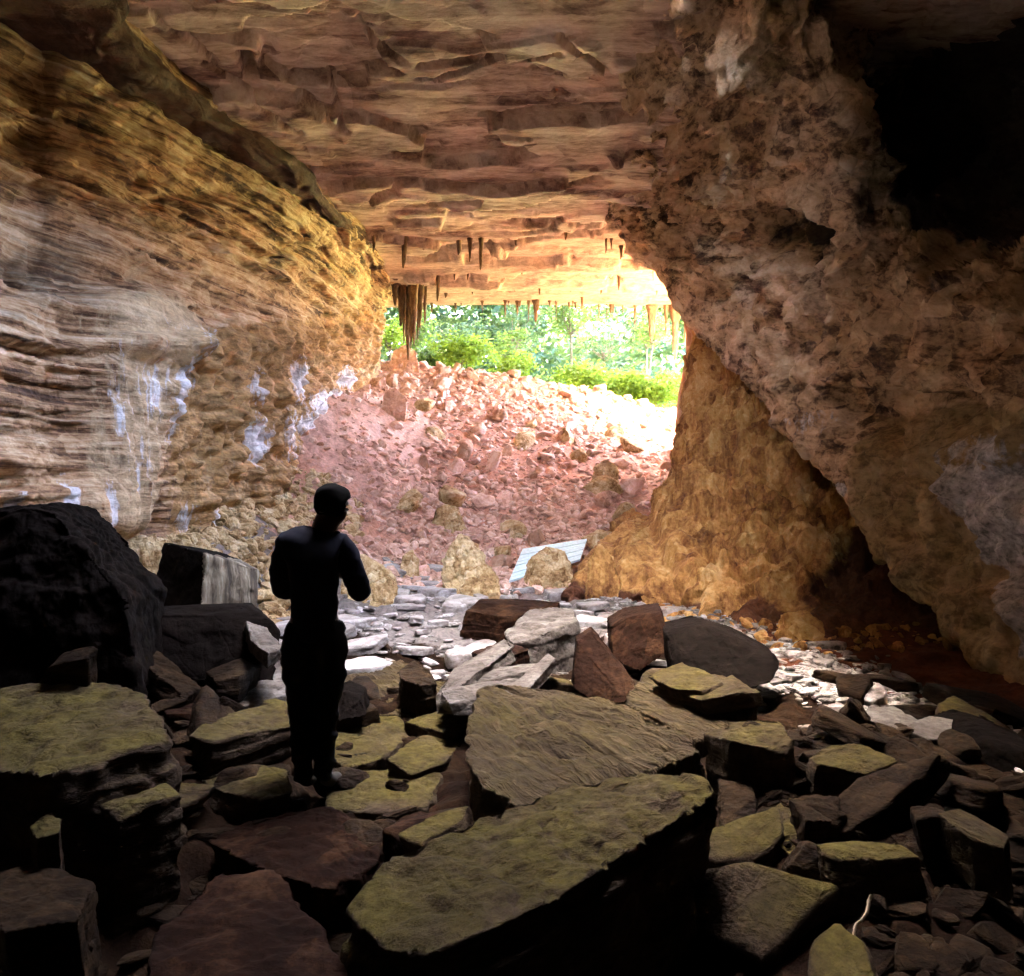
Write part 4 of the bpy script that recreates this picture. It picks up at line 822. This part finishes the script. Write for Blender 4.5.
for k in range(34):                                     # the fringe of small drips along cracks of the roof
    py_ = random.choice((236, 243, 262, 268, 284, 300, 301, 302, 302)); px_ = U(420, 660)
    Yd = min((ROOF-CZ)*F/(CY-py_), 25.55); L0 = U(.12, .5)*(1.4 if Yd > 25 else 1); r0 = U(.02, .05); top = P(px_, py_, Yd); top[2] = ROOF+.2
    lathe_like('stalactite', [top, top-[0, 0, .22], top-[0, 0, .22+L0*.35], top-[0, 0, .22+L0*.8], top-[U(-.02, .02), 0, .22+L0]], [r0*4, r0*1.8, r0*.8, r0*.5, r0*.15], M['drip'], 700+k, 24, 10, .35,
               'small brown drip in the fringe along the roof and lip of the mouth', 'stalactite', 'small drips along the roof of the mouth')
# the brown curtain of drips at the left of the mouth
ps = []
root = bpy.data.objects.new('drip_curtain', None); COL.objects.link(root); root.location = P(412, 262, 23.6)
tag(root, 'cluster of fused brown drips hanging at the left side of the mouth', 'drip curtain')
for k, (dx, y0_, y1_, wq_) in enumerate(((-17, 240, 276, 4), (-11, 244, 300, 4.6), (-4, 246, 336, 4.4), (2, 248, 322, 4.4), (8, 246, 304, 4), (13, 246, 286, 3), (-1, 290, 350, 2.6), (-8, 244, 318, 2.4), (6, 244, 314, 2.2))):
    Yd = 22.6+.2*(k % 3); top = P(412+dx, max(y0_, 270), Yd); L0 = (y1_-y0_)/F*Yd; r0 = wq_/F*Yd
    ob = lathe_like('drip', [top+[0, 0, .9], top+[0, 0, .2], top-[0, 0, L0*.3], top-[0, 0, L0*.75], top-[0, 0, L0]], [r0*1.4, r0*1.2, r0*.9, r0*.5, r0*.15], M['drip'], 40+k, 50, 20, .3)
    loc = ob.location.copy(); ob.parent = root; ob.location = loc-root.location

# ---- pale root in the dark foreground
cv = [P(*q) for q in ((871, 896, 3.0), (868, 908, 2.98), (862, 920, 2.94), (860, 934, 2.9), (855, 948, 2.86), (848, 958, 2.83))]
cv = np.array(cv); t_ = np.linspace(0, len(cv)-1, 40); c_ = np.stack([np.interp(t_, np.arange(len(cv)), cv[:, i]) for i in range(3)], 1)+.004*RNG.normal(size=(40, 3)).cumsum(0)*.5
an = np.linspace(0, 2*math.pi, 8, endpoint=False); r_ = np.linspace(.008, .004, 40)
V = (c_[:, None]+np.stack([np.cos(an)[None]*r_[:, None], 0*an[None]+0*r_[:, None], np.sin(an)[None]*r_[:, None]], 2)).reshape(-1, 3)
i = np.arange(39)[:, None]*8; j = np.arange(8)[None]
link('stick', mesh_from('stick', V, np.stack([i+j, i+(j+1) % 8, i+8+(j+1) % 8, i+8+j], 2).reshape(-1, 4), M['stick']), None, 'thin pale crooked stick leaning in the dark rocks', 'stick')

# ------------------------------------------------------------------ vegetation outside
def leaf_quads(C, size, nrm_bias=.3):
    n = len(C); a = RNG.normal(size=(n, 3)); a /= np.linalg.norm(a, axis=1)[:, None]; a[:, 2] *= .6
    b = RNG.normal(size=(n, 3)); b -= a*(a*b).sum(1)[:, None]/(a*a).sum(1)[:, None]; b /= np.linalg.norm(b, axis=1)[:, None]
    s = size*RNG.uniform(.6, 1.4, n)[:, None]
    V = np.stack([C-a*s, C-b*s*.42, C+a*s, C+b*s*.42], 1).reshape(-1, 3)
    return V, np.arange(4*n).reshape(n, 4)
def clumps(center, rad, nclump, per, csize):
    u = RNG.normal(size=(nclump, 3)); u /= np.linalg.norm(u, axis=1)[:, None]; u *= RNG.uniform(.35, 1., nclump)[:, None]
    c = center+u*rad
    return (c[:, None, :]+RNG.normal(size=(nclump, per, 3))*csize*np.array([1, 1, .55])).reshape(-1, 3), c
def limb(bm, a, b, r0, r1, seg=6):
    a, b = Vector(a), Vector(b); d = (b-a); q = d.to_track_quat('Z', 'Y'); rings = []
    for k in range(4):
        t = k/3; c = a+d*t+Vector((random.gauss(0, 1), random.gauss(0, 1), 0))*d.length*.02*(0 < k < 3); r_ = r0+(r1-r0)*t
        rings.append([bm.verts.new(c+q@Vector((math.cos(2*math.pi*i/seg)*r_, math.sin(2*math.pi*i/seg)*r_, 0))) for i in range(seg)])
    for k in range(3):
        for i in range(seg): bm.faces.new((rings[k][i], rings[k][(i+1) % seg], rings[k+1][(i+1) % seg], rings[k+1][i]))
def tree(name, base, top, rad, leaf, label, cat, nclump=60, per=40, csize=.28, lsize=.13, r0=.07, lean=(0, 0), group=None, crown_at=None):
    base = np.array(base, float); root = bpy.data.objects.new(name, None); COL.objects.link(root); root.location = base
    tag(root, label, cat, group)
    H = top-base[2]; cc = np.array([lean[0], lean[1], H-rad[2]*.8]) if crown_at is None else np.array(crown_at, float)
    L, cl = clumps(cc, np.array(rad), nclump, per, csize)
    bm = bmesh.new(); fork = cc-np.array([0, 0, rad[2]*.9]); fork[2] = max(fork[2], .25*H)
    limb(bm, (0, 0, -.4), fork, r0, r0*.65)
    for c in cl[::max(1, len(cl)//14)]:
        mid = fork+(c-fork)*.45+RNG.normal(size=3)*.1
        limb(bm, fork, mid, r0*.45, r0*.28, 5); limb(bm, mid, c, r0*.28, r0*.1, 4)
    me = bpy.data.meshes.new('trunk'); bm.to_mesh(me); bm.free(); me.materials.append(M['bark'])
    link('trunk', me, root)
    V, fa = leaf_quads(L, lsize); link('crown', mesh_from('crown', V, fa, M[leaf], False), root)
def gz(x, y): return float(zf0(np.clip(x, -9, 9), y))
def at(px_, Y): return (px_-CX)/F*Y
def ztop(py_, Y): return CZ-(py_-CY)/F*Y
# slim saplings one can tell apart
for (px_, Y, ty, rpx, rz, leaf, nc, ln, lb) in (
    (560, 36, 300, 26, 20, 'leaf_mid', 34, .5, 'tall slim sapling with a straight bare trunk in the middle of the mouth'),
    (632, 35, 318, 22, 15, 'leaf_mid', 24, .9, 'leaning slim sapling near the right tongues'),
    (655, 38, 312, 26, 22, 'leaf_cool', 30, -.4, 'slim sapling behind the right tongues'),
    (505, 34, 335, 20, 18, 'leaf_mid', 26, .2, 'short leafy sapling on the crest left of the tall one'),
    (600, 40, 330, 22, 18, 'leaf_cool', 24, .2, 'thin sapling right of the tall one'),
    (527, 42, 305, 26, 26, 'leaf_cool', 34, -.5, 'tall cool green tree behind the crest'),
    (448, 40, 318, 30, 24, 'leaf_cool', 40, .5, 'blue green tree at the left of the mouth'),
    (420, 37, 312, 18, 22, 'leaf_mid', 30, -.2, 'leafy tree right behind the drip curtain'),
    (390, 35, 322, 18, 16, 'leaf_bright', 26, 0, 'bright tree glimpsed left of the drip curtain')):
    x = at(px_, Y); b = (x, Y, gz(x, Y)); sc = Y/F
    tree('sapling', b, ztop(ty, Y), (rpx*sc, rpx*sc, rz*sc), leaf, lb, 'tree', nc, 34, .22, .10, .08, (ln, 0))
for (px_, Y, ty, rpx, rz, nc, lb) in ((462, 31, 338, 24, 17, 60, 'rounded bright yellow green bush on the left crest'), (512, 31.5, 357, 16, 14, 34, 'small bright bush left of the tall sapling'),
    (582, 32, 366, 22, 17, 50, 'bright bush behind the pinkish crest boulders'), (625, 32.5, 374, 20, 18, 50, 'bright bush below the leaning sapling'), (655, 32, 378, 22, 20, 60, 'wide bright bush at the right end of the crest'),
    (545, 33, 378, 20, 14, 36, 'low green bush under the tall sapling'), (432, 32, 352, 14, 12, 30, 'low green bush beside the drip curtain'), (685, 33, 366, 16, 22, 40, 'green bush beside the orange pillar')):
    x = at(px_, Y); sc = Y/F; zt = ztop(ty, Y); b = (x, Y, gz(x, Y))
    tree('bush', b, zt, (rpx*sc*1.15, rpx*sc, rz*sc*.9), 'leaf_bright' if 'bright' in lb else 'leaf_mid', lb, 'bush', int(nc*.7), 60, .27, .10, .03)
# the wood beyond
C_ = []
for k in range(620):
    Y = U(46, 85); px_ = U(340, 740); py_ = U(296, 420); c = np.array([at(px_, Y), Y, ztop(py_, Y)])
    if noise(c[None]*.17, 5)[0] < -.12 and py_ < 365: continue
    C_.append(c+RNG.normal(size=(130, 3))*np.array([1.0, 1.0, .5]))
for k in range(900):                                   # unseen canopy added to shade the trees outside
    c = np.array([U(-16, 16), U(29, 62), U(15, 23)]); C_.append(c+RNG.normal(size=(45, 3))*np.array([1.1, 1.1, .5]))
for k in range(260):                                   # unseen boughs added to shade the crest
    c = np.array([U(-9, 10), U(26.8, 31), U(11.5, 17)]); C_.append(c+RNG.normal(size=(60, 3))*np.array([.9, .6, .5]))
V, fa = leaf_quads(np.concatenate(C_), .30)
link('woodland', mesh_from('woodland', V, fa, M['leaf_cool'], False), None, 'cool green woodland far beyond the mouth', 'woodland', None, 'stuff')

# ------------------------------------------------------------------ the man
MB = np.array([-1.10, 4.45, .02])
def skin(name, verts, edges, mat, parent, root_i=0, sub=2, label=None, folds=0):
    me = bpy.data.meshes.new(name); me.from_pydata([v[:3] for v in verts], edges, []); me.update()
    o = link(name, me, parent, label); me.materials.append(M[mat])
    md = o.modifiers.new('skin', 'SKIN'); md.use_smooth_shade = True; md.branch_smoothing = .3
    sv = me.skin_vertices[0].data if len(me.skin_vertices) else None
    if sv is None:
        bm = bmesh.new(); bm.from_mesh(me); bm.verts.layers.skin.verify(); bm.to_mesh(me); bm.free(); sv = me.skin_vertices[0].data
    for i, v in enumerate(verts):
        r_ = v[3]; sv[i].radius = (r_, r_) if not isinstance(r_, tuple) else r_; sv[i].use_root = (i == root_i)
    ss = o.modifiers.new('sub', 'SUBSURF'); ss.levels = sub; ss.render_levels = sub
    dg = bpy.context.evaluated_depsgraph_get(); ev = bpy.data.meshes.new_from_object(o.evaluated_get(dg))
    o.modifiers.clear(); o.data = ev
    if folds:                                           # creases in the cloth
        c_ = np.empty(len(ev.vertices)*3, np.float32); ev.vertices.foreach_get('co', c_); c_ = c_.reshape(-1, 3).astype(float)
        n_ = np.array([v.normal[:] for v in ev.vertices]); c_ += n_*(folds*(fbm(c_*np.array([9, 9, 15]), 3, 91)+.6*ridged(c_*np.array([7, 7, 12])+c_[:, [2, 0, 1]]*4, 2, 95)))[:, None]
        ev.vertices.foreach_set('co', c_.astype(np.float32).ravel()); ev.update()
    if not ev.materials: ev.materials.append(M[mat])
    return o
body = [  # x right, y away from the camera, z up
    (0, 0, .93, .125), (0, .0, 1.08, .115), (0, .0, 1.24, .135), (.005, .0, 1.39, .120), (.03, .015, 1.455, .076), (.055, .035, 1.51, .078),          # 0-5
    (.082, .06, 1.575, .084), (.095, .065, 1.645, .096), (.09, .055, 1.705, .070),                                                              # 6-8 head
    (.165, .10, 1.60, .016), (-.005, .055, 1.635, .012),                                                                                      # 9 nose 10 ear
    (.150, .005, 1.405, .068), (.215, .03, 1.25, .050), (.248, .08, 1.11, .042), (.20, .20, 1.15, .034), (.12, .28, 1.19, .026),                    # 11-15 right arm
    (-.152, .01, 1.41, .068), (-.195, .04, 1.25, .050), (-.205, .09, 1.12, .042), (-.13, .21, 1.13, .034), (-.03, .30, 1.17, .026),                  # 16-20 left arm
    (.092, 0, .84, .100), (.078, .015, .64, .086), (.060, .03, .48, .062), (.056, .0, .30, .051), (.05, -.015, .10, .036), (.075, .02, .04, .032), (.125, .11, .03, .026),   # 21-27
    (-.092, 0, .84, .100), (-.082, .015, .64, .086), (-.068, .02, .48, .062), (-.060, -.01, .30, .051), (-.055, -.03, .10, .036), (-.05, .02, .04, .032), (-.03, .13, .03, .026),   # 28-34
]
be = [(0, 1), (1, 2), (2, 3), (3, 4), (4, 5), (5, 6), (6, 7), (7, 8), (6, 9), (7, 10), (3, 11), (11, 12), (12, 13), (13, 14), (14, 15), (3, 16), (16, 17), (17, 18), (18, 19), (19, 20),
      (0, 21), (21, 22), (22, 23), (23, 24), (24, 25), (25, 26), (26, 27), (0, 28), (28, 29), (29, 30), (30, 31), (31, 32), (32, 33), (33, 34)]
def hand(w, d, side):
    "palm and five fingers from wrist index w"
    d = Vector(d).normalized(); up = Vector((0, 0, 1)); lat = d.cross(up).normalized(); b = Vector(body[w][:3])
    n0 = len(body); pm = b+d*.05; body.append((*pm, .026)); be.append((w, n0))
    for k in range(4):
        o_ = (k-1.5)*.019; L = (.055, .066, .072, .060)[k]
        a = pm+up*o_+d*.03; c = a+d*L*.5+lat*side*.008; e = c+d*L*.3+lat*side*.028
        i = len(body); body.extend([(*a, .0095), (*c, .0085), (*e, .0075)]); be.extend([(n0, i), (i, i+1), (i+1, i+2)])
    a = b+d*.03+up*.03; c = a+up*.022+d*.03; i = len(body); body.extend([(*a, .011), (*c, .009)]); be.extend([(n0, i), (i, i+1)])
hand(15, (-.75, .3, .25), 1); hand(20, (.75, .3, .3), -1)
man = skin('person', body, be, 'skin', None)
man.location = MB; man.scale = (.975, .975, .975)
tag(man, 'man in dark clothes standing with his back turned, head bowed, arms bent before him', 'person')
def grow(idx, add): 
    m = {k: i for i, k in enumerate(idx)}
    return [(*body[k][:3], body[k][3]+add) for k in idx], [(m[a], m[b]) for a, b in be if a in m and b in m]
v, e = grow([1, 0, 2, 3, 4, 11, 12, 13, 14, 16, 17, 18, 19], .022); v[1] = (0, 0, .84, .142); v[4] = (.035, .018, 1.475, .092); v[0] = (0, 0, 1.04, .138); v[2] = (0, 0, 1.25, .165)
skin('shirt', v, e, 'cloth', man, sub=3, folds=.011)
v, e = grow([0, 21, 22, 23, 24, 25, 28, 29, 30, 31, 32], .016); v[0] = (0, 0, .90, .143); v.append((0, 0, 1.04, .130)); e.append((0, 11))
for k in (5, 10): v[k] = (v[k][0], v[k][1], .05, .049)
skin('trousers', v, e, 'trouser', man, sub=3, folds=.018)
for pts in ([body[25], body[26], body[27]], [body[32], body[33], body[34]]):
    v = [(*pts[0][:3], .046), (pts[1][0], pts[1][1], .045, .044), (pts[2][0], pts[2][1], .038, .036)]
    skin('shoe', v, [(0, 1), (1, 2)], 'shoe', man)
d_, fa = ico(4); hv = d_*np.array([.103, .114, .124]); hv = hv+d_*(.010*fbm(hv*16, 4, 4))[:, None]; hv[:, 2] -= .022*sstep(.06, .13, hv[:, 2])
low = (hv[:, 2] < .01) & (hv[:, 1]+.5*hv[:, 0] > .0); hv[low] *= .72
low = hv[:, 2] < -.085; hv[low] *= np.array([.8, .8, .9])
link('hair', mesh_from('hair', hv+np.array([.092, .055, 1.648]), fa, M['hair']), man)
for dx, dy in ((.15, .14), (.17, .075)):
    bm = bmesh.new(); bmesh.ops.create_uvsphere(bm, u_segments=10, v_segments=8, radius=.013); me = bpy.data.meshes.new('eye'); bm.to_mesh(me); bm.free(); me.materials.append(M['eye'])
    ob = link('eye', me, man); ob.location = (dx, dy, 1.635)
EXPOSURE = 8.0

# ------------------------------------------------------------------ light, sky, camera
SUN_EL, SUN_AZ = R(60), R(270)     # sun from the west; the added sun block keeps the mouth shaded
w = bpy.data.worlds.new('World'); SC.world = w; w.use_nodes = True
nt = w.node_tree; bg = nt.nodes['Background']
sk = nd(nt, 'ShaderNodeTexSky', sky_type='NISHITA', sun_disc=False); sk.sun_elevation = SUN_EL; sk.sun_rotation = SUN_AZ; sk.dust_density = 7; sk.ozone_density = .2; sk.air_density = .6
nt.links.new(sk.outputs[0], bg.inputs[0]); bg.inputs[1].default_value = .15
sd = bpy.data.lights.new('sun', 'SUN'); sd.energy = 5.; sd.angle = R(.5); sd.color = (1, .97, .92)
so = bpy.data.objects.new('sun', sd); COL.objects.link(so)
dirv = Vector((math.sin(SUN_AZ)*math.cos(SUN_EL), math.cos(SUN_AZ)*math.cos(SUN_EL), math.sin(SUN_EL)))
so.rotation_euler = dirv.to_track_quat('Z', 'Y').to_euler(); so.location = (0, 40, 30)
cd = bpy.data.cameras.new('camera'); co = bpy.data.objects.new('camera', cd); COL.objects.link(co)
cd.sensor_width = 36; cd.sensor_fit = 'HORIZONTAL'; cd.lens = 36*F/1024; cd.clip_end = 4000; cd.clip_start = .05
co.location = (0, 0, CZ); co.rotation_euler = (R(90), 0, 0); SC.camera = co
SC.view_settings.view_transform = 'Standard'; SC.view_settings.look = 'None'; SC.view_settings.gamma = 1; SC.view_settings.exposure = EXPOSURE
SC.render.engine = 'CYCLES'
cy = SC.cycles
cy.max_bounces = 9; cy.diffuse_bounces = 8; cy.glossy_bounces = 3; cy.transmission_bounces = 4; cy.transparent_max_bounces = 4
cy.use_denoising = True; cy.sample_clamp_indirect = 12.; cy.caustics_reflective = False; cy.caustics_refractive = False
try: cy.denoiser = 'OPENIMAGEDENOISE'
except Exception: pass
